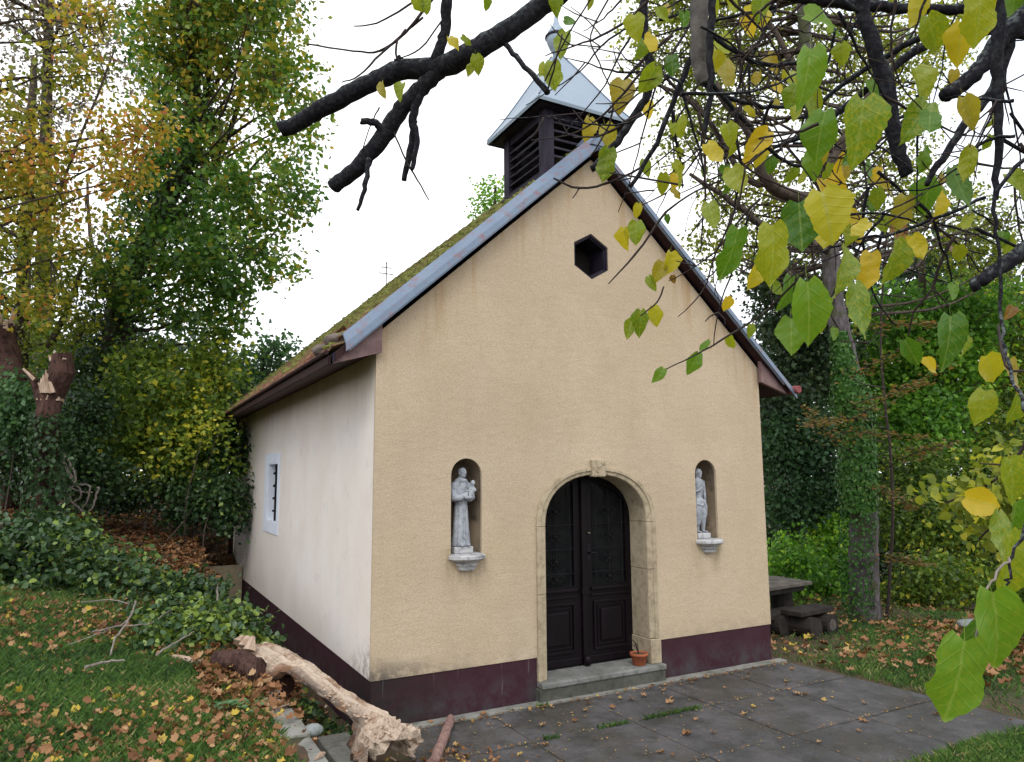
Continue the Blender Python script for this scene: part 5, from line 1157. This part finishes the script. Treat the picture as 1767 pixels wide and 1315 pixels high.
# ------------------------------------------------------------------ grass and fallen leaves
def inside_obst(x, y): return (x > -.05) & (x < 5.1) & (y > -.02) & (y < 9)
def paved(x, y): return (x > .05) & (x < 5.2+.02*np.abs(y)) & (y > -2.78) & (y <= 0)
def grass(n, xr, yr, h, dens, label):
    x = RG.uniform(*xr, n); y = RG.uniform(*yr, n); k = dens(x, y) > RG.random(n); x = x[k]; y = y[k]; n = len(x); z = terr(x, y)
    a = RG.uniform(0, 6.28, n); hh = h*(.5+RG.random(n)); w = .0035+.002*RG.random(n); lean = hh*RG.uniform(.2, 1.1, n); b = RG.uniform(0, 6.28, n)
    P0_ = np.stack([x-np.cos(a)*w, y-np.sin(a)*w, z-.005], -1); P1_ = np.stack([x+np.cos(a)*w, y+np.sin(a)*w, z-.005], -1)
    P2_ = np.stack([x+np.cos(b)*lean*.35+np.cos(a)*w*.7, y+np.sin(b)*lean*.35+np.sin(a)*w*.7, z+hh*.62], -1)
    P3_ = np.stack([x+np.cos(b)*lean, y+np.sin(b)*lean, z+hh], -1)
    V = np.stack([P0_, P1_, P2_, P3_], 1).reshape(-1, 3); F_ = (np.array([(0, 1, 2), (0, 2, 3)])[None]+(np.arange(n)*4)[:, None, None]).reshape(-1, 3)
    tn = .45+.26*RG.normal(size=n)+.35*cheapnoise(np.stack([x, y, z*0], -1), 2.6, 3)
    tag(npmesh('grass', V, F_, LM['grass'], None, np.repeat(np.clip(tn, 0, 1), 2)), label, 'grass', kind='stuff')
pn = lambda x, y, s, q: cheapnoise(np.stack([x, y, x*0], -1), s, q)
grass(330000, (-6.5, -.98), (-3.6, 4.8), .055, lambda x, y: np.clip(.75+.6*pn(x, y, 1.6, 4), .1, 1)*(1-smooth(3., 4.6, y))*(1-.85*np.clip(smooth(-2.2, -3.2, x)*smooth(-.6, -1.6, y), 0, 1)), 'short green grass on the bank to the left')
grass(150000, (5.15, 13), (-7, 4), .06, lambda x, y: np.clip(.6+.6*pn(x, y, 1.4, 6), .08, 1)*(~paved(x, y)), 'green grass of the meadow to the right of the paving')
grass(50000, (3.0, 6.5), (-4.6, -2.72), .055, lambda x, y: np.clip(.8+.4*pn(x, y, 1.4, 8), .1, 1)*(y < -2.80+.04*np.sin(x*5)), 'green grass along the near edge of the paving')
for (x, y, lb) in ((2.45, -.93, 'largest grass tuft in a paving joint, before the middle of the door'), (2.8, -.93, 'small grass tuft in the same joint, right of the largest tuft'), (1.95, -.93, 'grass tuft in a paving joint, left of the largest tuft'), (1.3, -.93, 'grass tuft in the joint nearest the pinkish log'), (1.68, -.15, 'green weed at the left foot of the door step')):
    w = .16 if 'largest' in lb else .06
    grass(420 if w > .1 else 190, (x-w, x+w), (y-.03, y+.025), .036, lambda x, y: RG.random(len(x))*.9, lb)

def litter(n, fn, size, label, lift=.012, tn=(.5, .3), flat=.35):
    x, y = fn(n); k = ~inside_obst(x, y); x = x[k]; y = y[k]; n = len(x); z = terr(x, y)+lift+np.abs(RG.normal(size=n))*lift
    z = np.where(paved(x, y), np.maximum(z, .008+.004*RG.random(n)), z)
    oc = np.array([(0, 0, .05), (-.22, .12, .20), (-.42, .30, .30), (-.32, .50, .10), (-.36, .74, .26), (-.16, .82, .08), (.05, 1.05, .24), (.18, .80, .04), (.36, .76, .22), (.32, .50, .08), (.40, .26, .30), (.16, .14, .06), (.02, .46, .0)])
    T = (oc, np.array([(12, (i+1) % 12, i) for i in range(12)]))
    return tag(leaf_mesh('fallen_leaves', np.stack([x, y, z], -1), size*(.35+1.1*RG.random(n)**1.5), tn[0]+tn[1]*RG.normal(size=n), LM['litter'], None, up=np.tile([0, 0, 1.], (n, 1)), spread=flat, tmpl=T), label, 'fallen leaves', kind='stuff')
def region(xr, yr, pw=None, s=1.4, q=2, b=.5):
    def f(n):
        x = RG.uniform(*xr, n*3); y = RG.uniform(*yr, n*3); k = (b+.9*pn(x, y, s, q)) > RG.random(n*3); return x[k][:n], y[k][:n]
    return f
litter(9500, region((-6, -1), (-3.5, 4.4), s=3.2, b=.62), .052, 'orange and tan fallen leaves scattered over the bank', .03, (.62, .27), 1.0)
litter(22000, lambda n: (RG.uniform(-9, 1.5, n), RG.uniform(4.2, 15, n)), .10, 'thick rusty leaf litter on the slope behind the brush', .025, (.38, .25), .45)
litter(5200, lambda n: (RG.uniform(-.79, -.02, n), RG.uniform(-.5, 8.5, n)), .07, 'brown leaves filling the ditch along the side wall', .02, (.38, .25), .5)
litter(2600, region((5.2, 12), (-7, 3.5)), .095, 'brown and yellow fallen leaves on the right-hand meadow', .03, (.55, .28), .45)
litter(900, lambda n: (RG.normal(8.2, .9, n), RG.normal(-1.6, .7, n)), .12, 'heap of large rusty leaves in the meadow near the right edge', .03, (.45, .2), .5)
litter(75, region((.2, 5.1), (-2.7, -.05)), .06, 'single orange and yellow leaves lying on the paving', .004, (.7, .15), .25)
litter(320, lambda n: (RG.uniform(.1, 5, n), -.14-np.abs(RG.normal(size=n))*.07), .03, 'small leaves caught along the foot of the front wall', .003, (.55, .3), .3)
litter(900, lambda n: (RG.uniform(.1, 5.1, n), RG.uniform(-2.75, -.1, n)), .013, 'tiny pale crumbs and petals strewn over the paving', .002, (.8, .3), .3)
jl = lambda n: (lambda h, t, j: (np.where(h, .1+5*t, RG.choice([1.13, 2.17, 3.13, 4.09], n)+j), np.where(h, RG.choice([-.93, -1.89], n)+j, -.14-2.6*t)))(RG.random(n) > .35, RG.random(n), RG.normal(size=n)*.012)
litter(650, jl, .014, 'pale crumbs and moss gathered in the joints of the paving', .003, (.7, .35), .5)
litter(260, lambda n: (RG.normal(.25, .25, n), RG.normal(-1.15, .2, n)), .05, 'leaves and weeds around the short pinkish log', .02, (.5, .3), .6)
litter(700, lambda n: (RG.uniform(-1.4, -.75, n), RG.normal(.3, .6, n)), .07, 'dry curled leaves heaped about the upper end of the split log', .04, (.5, .25), .7)
# ------------------------------------------------------------------ foreground mulberry tree reaching over the camera
TB = Vector((CAM_P[0]+3.6, CAM_P[1]+.2, .2))
mt = thing('mulberry_tree', 'near tree whose dark pruned limbs and large yellowing leaves hang across the top right', 'tree', TB)
mb = MB(); hub = Vector((TB.x-.1, TB.y+.25, 4.3)); polyline(mb, [TB, TB+Vector((.05, .1, 1.8)), hub], .20, .15, 14, .01); mb.build('trunk', M['limb'], mt, smooth=True)
def limb(L_, name='limb', mat='limb', n=12, root=None, wob=.004, seg=6):
    """L_: (u, v, depth, width px) traced along the limb"""
    pts = [Vector(at(u, v, d)) for u, v, d, w in L_]; rr = [px(d, w)/2 for u, v, d, w in L_]
    if root is not None: pts = list(root)+pts; rr = [rr[0]*1.5+.01*(len(root)-k) for k in range(len(root))]+rr
    out = []; R_ = []
    for i in range(len(pts)-1):
        for k in range(seg):
            t = k/seg; a = pts[max(i-1, 0)]; b = pts[i]; c = pts[i+1]; d = pts[min(i+2, len(pts)-1)]
            out.append(.5*((2*b)+(c-a)*t+(2*a-5*b+4*c-d)*t*t+(-a+3*b-3*c+d)*t**3)+Vector([random.uniform(-wob, wob) for _ in range(3)])); R_.append((rr[i]+(rr[i+1]-rr[i])*t)*(1+random.uniform(-.05, .06)))
    out.append(pts[-1]); R_.append(rr[-1]); m = MB(); m.tube(out, R_, n, jit=.03); return m.build(name, M[mat], mt, smooth=True), out
H = [hub]
limb([(1700, -330, 2.7, 60), (1300, -190, 2.8, 46), (1060, -75, 2.9, 38), (950, 0, 3., 35), (880, 50, 3.0, 34), (820, 88, 3.0, 38), (760, 115, 3.05, 37), (690, 122, 3.1, 33), (640, 143, 3.1, 32), (560, 185, 3.15, 29), (515, 213, 3.2, 28), (482, 224, 3.2, 25)], root=H)
limb([(775, 105, 3.05, 30), (735, 145, 3.07, 28), (700, 180, 3.1, 28), (662, 235, 3.12, 30), (620, 285, 3.15, 27), (576, 322, 3.2, 26)])
limb([(765, -90, 3.0, 18), (770, 0, 3.0, 19), (768, 50, 3.02, 18), (755, 92, 3.03, 18), (742, 130, 3.05, 16), (716, 185, 3.08, 15), (712, 235, 3.1, 13), (697, 312, 3.12, 9)])
limb([(713, 205, 3.09, 11), (720, 245, 3.08, 10), (710, 292, 3.06, 8)])
limb([(664, 232, 3.1, 14), (648, 212, 3.08, 13), (622, 209, 3.07, 10)]); limb([(690, 124, 3.1, 14), (685, 108, 3.09, 15), (692, 100, 3.08, 9)])
limb([(636, 272, 3.12, 9), (630, 320, 3.1, 9), (617, 363, 3.1, 6)], n=8)
limb([(868, 72, 3.0, 9), (905, 115, 2.95, 9), (945, 160, 2.9, 11)], n=8)
limb([(1200, -120, 2.4, 14), (1120, -20, 2.4, 15), (1112, 60, 2.4, 15), (1125, 128, 2.4, 16), (1108, 180, 2.4, 14), (1065, 245, 2.4, 13), (1020, 292, 2.4, 12)])
limb([(1210, -150, 2.1, 34), (1210, -20, 2.1, 32), (1204, 60, 2.1, 28), (1207, 110, 2.1, 24), (1218, 145, 2.1, 22)], mat='greylimb')
limb([(1240, -60, 2.0, 13), (1226, 50, 2.0, 13), (1226, 150, 2.0, 11), (1212, 252, 2.0, 8)])
limb([(1215, 60, 2.3, 10), (1180, 130, 2.3, 10), (1140, 230, 2.3, 9), (1088, 322, 2.3, 7)])
limb([(1540, -150, 2.0, 26), (1490, 0, 2.0, 23), (1510, 90, 2.0, 26), (1530, 150, 2.0, 26), (1543, 230, 2.0, 27), (1566, 302, 2.0, 22)], root=H)
limb([(1900, -60, 1.9, 46), (1767, 30, 1.9, 38), (1722, 78, 1.9, 31), (1680, 130, 1.9, 27), (1632, 165, 1.9, 25)], root=H)
limb([(1745, 60, 1.92, 22), (1716, 150, 1.9, 16), (1660, 222, 1.9, 14), (1612, 295, 1.9, 11), (1600, 320, 1.9, 8)])
limb([(1900, 340, 1.6, 34), (1767, 432, 1.6, 27), (1720, 465, 1.6, 23), (1676, 496, 1.6, 19)], root=[hub, Vector(at(2100, 100, 1.7))])
limb([(1800, 20, 2.2, 16), (1600, 78, 2.2, 15), (1500, 150, 2.2, 12), (1420, 215, 2.2, 10), (1335, 255, 2.2, 6)])
limb([(1722, -60, 1.7, 21), (1722, 80, 1.7, 20), (1724, 200, 1.7, 15), (1717, 345, 1.7, 9)])
limb([(1330, -15, 2.4, 18), (1450, 6, 2.4, 20), (1560, 14, 2.4, 17), (1660, 16, 2.4, 17), (1790, 0, 2.3, 20)], root=None)
limb([(1800, 60, 2.0, 16), (1700, 55, 2.05, 12), (1600, 62, 2.1, 11), (1480, 130, 2.2, 9), (1390, 200, 2.2, 6)])
limb([(1218, 55, 2.1, 9), (1300, 105, 2.1, 8), (1380, 112, 2.15, 6), (1430, 105, 2.2, 4)], n=7)
limb([(1215, 145, 2.1, 8), (1260, 170, 2.1, 8), (1345, 185, 2.1, 7), (1420, 160, 2.1, 5)], n=7)
limb([(1225, 140, 2.0, 8), (1330, 260, 2.1, 7), (1400, 300, 2.1, 5), (1420, 360, 2.1, 3)], n=7)
limb([(1790, 260, 1.5, 8), (1720, 330, 1.5, 7), (1725, 440, 1.5, 6), (1728, 560, 1.45, 6), (1742, 640, 1.3, 6), (1775, 720, 1.1, 6), (1790, 850, 1.0, 6), (1745, 960, .95, 5), (1735, 1012, .93, 4)], n=7)
limb([(1745, 960, .95, 5), (1700, 1020, .93, 4), (1680, 1110, .92, 4)], 'petiole', 'paletwig', 6)
limb([(1700, 340, 1.9, 7), (1560, 400, 1.9, 6), (1470, 415, 1.9, 4), (1410, 440, 1.9, 3)], n=6)
twigs = [[(1150, 365, 2.3, 5), (1095, 440, 2.3, 4), (1050, 490, 2.3, 2)], [(1145, 495, 2.3, 3), (1135, 520, 2.3, 3), (1105, 545, 2.3, 2)], [(1320, 540, 2.4, 4), (1265, 575, 2.4, 4), (1215, 605, 2.4, 3), (1150, 637, 2.4, 2)],
 [(955, 308, 2.4, 3), (1000, 325, 2.4, 4), (1060, 312, 2.4, 4), (1112, 285, 2.4, 4)], [(1000, 325, 2.4, 3), (988, 342, 2.4, 2)], [(760, -20, 3, 6), (700, 55, 3, 5), (655, 88, 3.1, 4), (610, 88, 3.1, 3), (530, 76, 3.2, 3)], [(730, 30, 3, 4), (660, 90, 3, 4), (620, 130, 3, 3), (590, 142, 3, 2)], [(720, 0, 3, 4), (650, 40, 3, 3), (610, 45, 3, 2)],
 [(762, 35, 3, 3), (725, 85, 3, 3), (690, 100, 3, 2)], [(685, 105, 3, 4), (684, 75, 3, 4), (700, 50, 3, 3)], [(675, 215, 3.1, 3), (695, 265, 3.1, 3), (720, 310, 3.1, 3), (740, 345, 3.1, 2)], [(655, 185, 3.1, 3), (640, 215, 3.1, 2), (625, 260, 3.1, 2)],
 [(1060, -20, 2.6, 3), (1020, 60, 2.6, 3), (1035, 110, 2.6, 3), (1060, 165, 2.6, 2)], [(1025, -10, 2.6, 3), (980, 60, 2.7, 3), (940, 140, 2.8, 3)], [(970, 60, 2.7, 3), (958, 110, 2.7, 3), (945, 155, 2.8, 3)], [(1125, 128, 2.4, 5), (1080, 170, 2.4, 4), (1050, 195, 2.4, 4)], [(1110, 175, 2.4, 5), (1180, 60, 2.4, 5), (1225, -20, 2.4, 5)],
 [(1120, 130, 2.4, 5), (1160, 165, 2.4, 4)], [(1030, 295, 2.4, 3), (1180, 320, 2.3, 4)], [(1767, 640, 1.3, 5), (1735, 632, 1.3, 4), (1722, 560, 1.35, 4)], [(1330, 250, 2.1, 5), (1270, 300, 2.1, 4), (1200, 330, 2.2, 3), (1150, 365, 2.3, 4)], [(1420, 440, 1.9, 4), (1380, 480, 1.9, 4), (1320, 540, 2.4, 4)]]
for L_ in twigs: limb(L_, 'twig', 'twig', 6, wob=.0015, seg=4)
rnd = random.Random(5); nodes = []
for k in range(130):
    u = rnd.uniform(1080, 1790); v = rnd.uniform(-40, 420) if u > 1250 else rnd.uniform(-40, 260); a = rnd.choice([rnd.gauss(2.5, .45), rnd.gauss(1.9, .5), rnd.gauss(.5, .4)]); ln = rnd.uniform(90, 300); d = rnd.uniform(1.6, 2.9)
    p = [(u, v)]
    for s in range(4): a += rnd.gauss(0, .22); u += math.cos(a)*ln/4; v += math.sin(a)*ln/4; p.append((u, v))
    w = rnd.uniform(2.8, 7.5); limb([(q[0], q[1], d+.03*i, w*(1-.17*i)) for i, q in enumerate(p)], 'twig', 'twig' if rnd.random() < .5 else 'limb', 5, wob=.002, seg=3)
    nodes.append((p[-1], d)); nodes.append((p[2], d))
    for _ in range(2):
        i = rnd.choice((1, 2, 3)); b = a+rnd.choice((-1, 1))*rnd.uniform(.5, 1.1); l2 = rnd.uniform(25, 80); q = p[i]; e = (q[0]+math.cos(b)*l2, q[1]+math.sin(b)*l2)
        limb([(q[0], q[1], d, 3), ((q[0]+e[0])/2+rnd.gauss(0, 4), (q[1]+e[1])/2, d, 2.5), (e[0], e[1], d, 1.6)], 'twig', 'twig', 4, wob=.001, seg=2)

# yellow-green sprays hanging low at the right edge
for L_ in ([(1800, 700, 4.8, 6), (1760, 780, 4.9, 6), (1700, 840, 5.0, 5), (1630, 868, 5.1, 3)], [(1800, 800, 4.8, 6), (1740, 880, 4.9, 4), (1690, 930, 5.0, 3)], [(1810, 760, 4.9, 5), (1750, 800, 5, 4), (1690, 800, 5.1, 2)]): limb(L_, 'twig', 'twig', 5, wob=.004, seg=3)
P, ids, CP, dirs = blob_pts([B(1740, 800, 5.2, 60, 30), B(1690, 850, 5.0, 75, 28), B(1640, 868, 5.0, 45, 18), B(1750, 870, 4.8, 70, 45), B(1700, 915, 5.2, 55, 28), B(1790, 820, 4.8, 60, 80), B(1740, 950, 5.0, 45, 30)], 120, 6, .09, .1)
leaf_mesh('foliage', P, .075*(.7+.6*RG.random(len(P))), .25+.4*RG.normal(size=len(P))*.6, LM['yg'], mt, up=np.tile([0, -.3, .7], (len(P), 1)), tmpl=OVAL, droop=.6)['kind'] = 'stuff'
# leaves: one object each
LV = {k: mat_bigleaf(k, s, .12 if k[:6] == 'green_' else .4) for k, s in dict(
 green_mulberry_leaf=[(0, (.045, .14, .014)), (.5, (.085, .21, .018)), (1, (.14, .27, .025))],
 yellowgreen_mulberry_leaf=[(0, (.12, .22, .018)), (.5, (.20, .28, .02)), (1, (.29, .33, .02))],
 yellow_mulberry_leaf=[(0, (.42, .40, .03)), (.5, (.58, .45, .03)), (1, (.62, .42, .03))],
 spotted_mulberry_leaf=[(0, (.30, .27, .04)), (.5, (.38, .30, .04)), (1, (.26, .18, .05))],
 brown_mulberry_leaf=[(0, (.20, .08, .03)), (1, (.13, .05, .025))]).items()}
def big_leaf_mesh(seed, lobes):
    r = random.Random(seed); n, m = 16, 10; V = []; UV = []; curl = r.uniform(-.5, .8); bend = r.uniform(-.2, .6); tw = r.uniform(-1., 1.); fold = r.uniform(.05, .55)
    for i in range(n+1):
        t = i/n; w = .44*(1-(max(0, .36-t)/.36)**2.6*.62)*(1 if t < .36 else max(0, math.cos((t-.36)/.64*PI/2))**.82*(1-.22*max(0, (t-.7)/.3)))
        if t > .9: w *= .8
        if lobes: w *= 1+.10*math.sin(t*11+seed)
        w *= 1+.03*(1 if i % 2 else -1)+.05*math.sin(t*9+seed*2.); 
        if i == n: w = .004
        for j in range(m+1):
            s = -1+2*j/m; x = s*w; y = t+.10*abs(s)*(-1 if t < .2 else 0)*(1-t/.2 if t < .2 else 0)
            z = fold*abs(x)+curl*(x*x)*1.2-bend*t*t*.6+tw*x*(t-.3)*.5+.014*math.sin(6*2*PI*(t-.6*abs(x)))*abs(s)+.05*math.sin(t*7+seed*1.7)*s+.012*math.sin(t*23+s*3+seed)
            V.append((x, -y, z)); UV.append((.5+x, t))
    F_ = [(i*(m+1)+j, i*(m+1)+j+1, (i+1)*(m+1)+j+1, (i+1)*(m+1)+j) for i in range(n) for j in range(m)]
    b = len(V); V += [(0, 0, 0), (.008, .0, 0), (.006, .16, -.03), (-.006, .16, -.03), (.0, .30, .0), (.008, .3, .0)]; UV += [(.5, .5)]*6; F_ += [(b, b+1, b+2, b+3), (b+3, b+2, b+5, b+4)]
    out = []
    for mk in LV:
        me = bpy.data.meshes.new('leaf'); me.from_pydata(V, [], F_); me.update(); me.materials.append(LV[mk]); u = me.uv_layers.new(name='UVMap')
        for l in me.loops: u.data[l.index].uv = UV[l.vertex_index]
        me.polygons.foreach_set('use_smooth', [True]*len(me.polygons)); out.append(me)
    return out
BL = [big_leaf_mesh(s, s % 2) for s in range(9)]
nleaf = 0
def leaf(u, v, size, ang_=0, col='y', d=None, real=.115):
    """(u, v) centre, size px, tip direction in degrees from straight down, + to the right"""
    global nleaf
    d = d or min(2.9, real*FPX/size); c = at(u, v, d); r = rnd
    down = Vector(-AU)*math.cos(math.radians(ang_))+Vector(AR)*math.sin(math.radians(ang_)); Yl = (-down+Vector(AF)*r.uniform(-.35, .35)).normalized()
    Zl = (-Vector(AF)+Vector(AR)*r.uniform(-.8, .8)+Vector(AU)*r.uniform(-.1, .7)); Zl = (Zl-Yl*Zl.dot(Yl)).normalized(); Xl = Yl.cross(Zl)
    if size > 100: Zl = (-Vector(AF)+Vector(AR)*r.uniform(-.25, .25)+Vector(AU)*.25); Yl = -down.normalized()
    Zl = (Zl-Yl*Zl.dot(Yl)).normalized(); Xl = Yl.cross(Zl)
    S = size*d/FPX; i = dict(g=0, x=1, y=2, s=3, b=4)[col]
    o = bpy.data.objects.new('leaf', BL[r.randrange(9)][i])
    R = Matrix((Xl, Yl, Zl)).transposed().to_4x4(); o.matrix_basis = Matrix.Translation(Vector(c)+Yl*S*.5) @ R @ Matrix.Diagonal((S*(r.uniform(.62, .95) if size < 100 else r.uniform(.58, .72)), S*.97, S, 1))
    link(o, mt); nleaf += 1
for a in [(1655, 1188, 165, -6, 'g'), (1728, 1100, 160, 12, 'g'), (1745, 990, 135, 5, 'x'), (1668, 1110, 90, -20, 'g'), (1700, 868, 62, 75, 'y'), (1750, 835, 85, 10, 'x'), (1750, 905, 80, 0, 'g'), (1725, 930, 90, -5, 'x'), (1640, 592, 95, -8, 'g'), (1693, 705, 62, -15, 'x'), (1712, 640, 60, 30, 'y'), (1748, 652, 62, 10, 's'), (1752, 712, 55, -5, 'x'), (1607, 632, 36, 60, 'y'), (1665, 595, 45, 15, 'x'),
 (1265, 442, 92, -8, 'g'), (1336, 442, 105, 4, 'x'), (1382, 395, 88, 5, 'g'), (1430, 375, 95, 10, 'y'), (1457, 470, 88, -5, 'x'), (1472, 395, 62, 20, 'y'), (1360, 508, 62, -10, 'g'), (1398, 545, 115, 5, 'g'), (1366, 582, 66, -3, 'g'), (1482, 540, 100, 8, 'x'), (1542, 458, 85, 0, 'x'), (1598, 342, 62, -5, 'g'), (1658, 328, 80, 20, 'g'), (1485, 232, 118, -4, 'x'), (1412, 238, 85, -12, 'g'), (1582, 208, 80, -35, 'x'), (1395, 135, 100, -5, 'g'), (1590, 148, 72, 10, 'x'), (1655, 80, 72, 0, 'y'), (1528, 322, 52, 70, 's'), (1452, 288, 46, -20, 'y'), (1312, 265, 52, -10, 'y'), (1290, 272, 48, 10, 'y'), (1250, 128, 62, -5, 's'), (1246, 85, 52, 0, 'x'), (1230, 10, 42, 20, 'x'), (1580, 20, 64, -20, 'y'), (1692, 32, 92, 5, 'x'), (1745, 25, 62, 0, 'g'), (1612, 62, 70, 30, 'x'), (1425, 35, 72, 75, 'g'), (1292, 45, 42, 25, 'y'), (1298, 25, 32, 60, 'y'),
 (1172, 220, 36, 0, 'x'), (1045, 288, 60, -10, 'x'), (1015, 225, 42, -5, 's'), (1050, 236, 42, 15, 's'), (1072, 165, 60, -10, 's'), (1118, 190, 32, 0, 'y'), (1170, 298, 32, -30, 'x'), (1168, 333, 24, 50, 's'), (1115, 290, 32, 10, 'x'), (1079, 415, 42, 5, 'y'), (1097, 403, 42, -5, 'x'), (1136, 470, 42, -20, 's'), (1156, 455, 40, -5, 'y'), (1125, 490, 30, 20, 'x'), (1104, 560, 48, -5, 'x'), (1131, 548, 38, 10, 'y'), (1086, 568, 36, -20, 'x'), (1195, 630, 44, -25, 'g'), (1136, 648, 32, -40, 'g'), (1215, 598, 26, -40, 'g'), (1262, 592, 28, 15, 'x'), (1254, 526, 28, 0, 'y'), (1295, 572, 26, -5, 'x'), (1162, 483, 16, 10, 'b'),
 (957, 130, 48, 10, 'x'), (935, 122, 32, -20, 'x'), (948, 142, 34, 20, 'x'), (970, 78, 48, -15, 'x'), (962, 14, 34, -10, 'x'), (984, 37, 22, 80, 'g'), (1018, 6, 22, 0, 'x'), (824, 112, 34, 10, 'x'), (811, 120, 26, -30, 'x'), (784, 76, 28, 40, 'y'), (806, 70, 22, 60, 'x'), (660, 156, 30, 5, 's'), (690, 158, 32, -15, 'x'), (722, 8, 26, 30, 'x'), (736, 12, 26, -10, 'x'), (840, 8, 22, -5, 'x'), (1550, 400, 52, 0, 'b'), (1648, 438, 34, 20, 'b'), (1742, 540, 28, -40, 'b'), (1620, 360, 60, 10, 'y'), (1500, 470, 70, -10, 'y'), (1440, 330, 60, 30, 'y'), (1556, 370, 62, -10, 's'), (1505, 300, 40, 50, 'g')]:
    leaf(*a)
for (p, d) in nodes:
    if nleaf > 292: break
    if p[0] < 1090 or p[0] > 1790 or p[1] < -30 or p[1] > 620 or (p[0] < 1300 and p[1] > 420): continue
    for _ in range(rnd.choice((0, 0, 1, 1))):
        sz = rnd.uniform(.04, .085)*FPX/d; leaf(p[0]+rnd.gauss(0, 10), p[1]+sz*.45, sz, rnd.gauss(0, 22), rnd.choice('xxyyxsggx'), d)
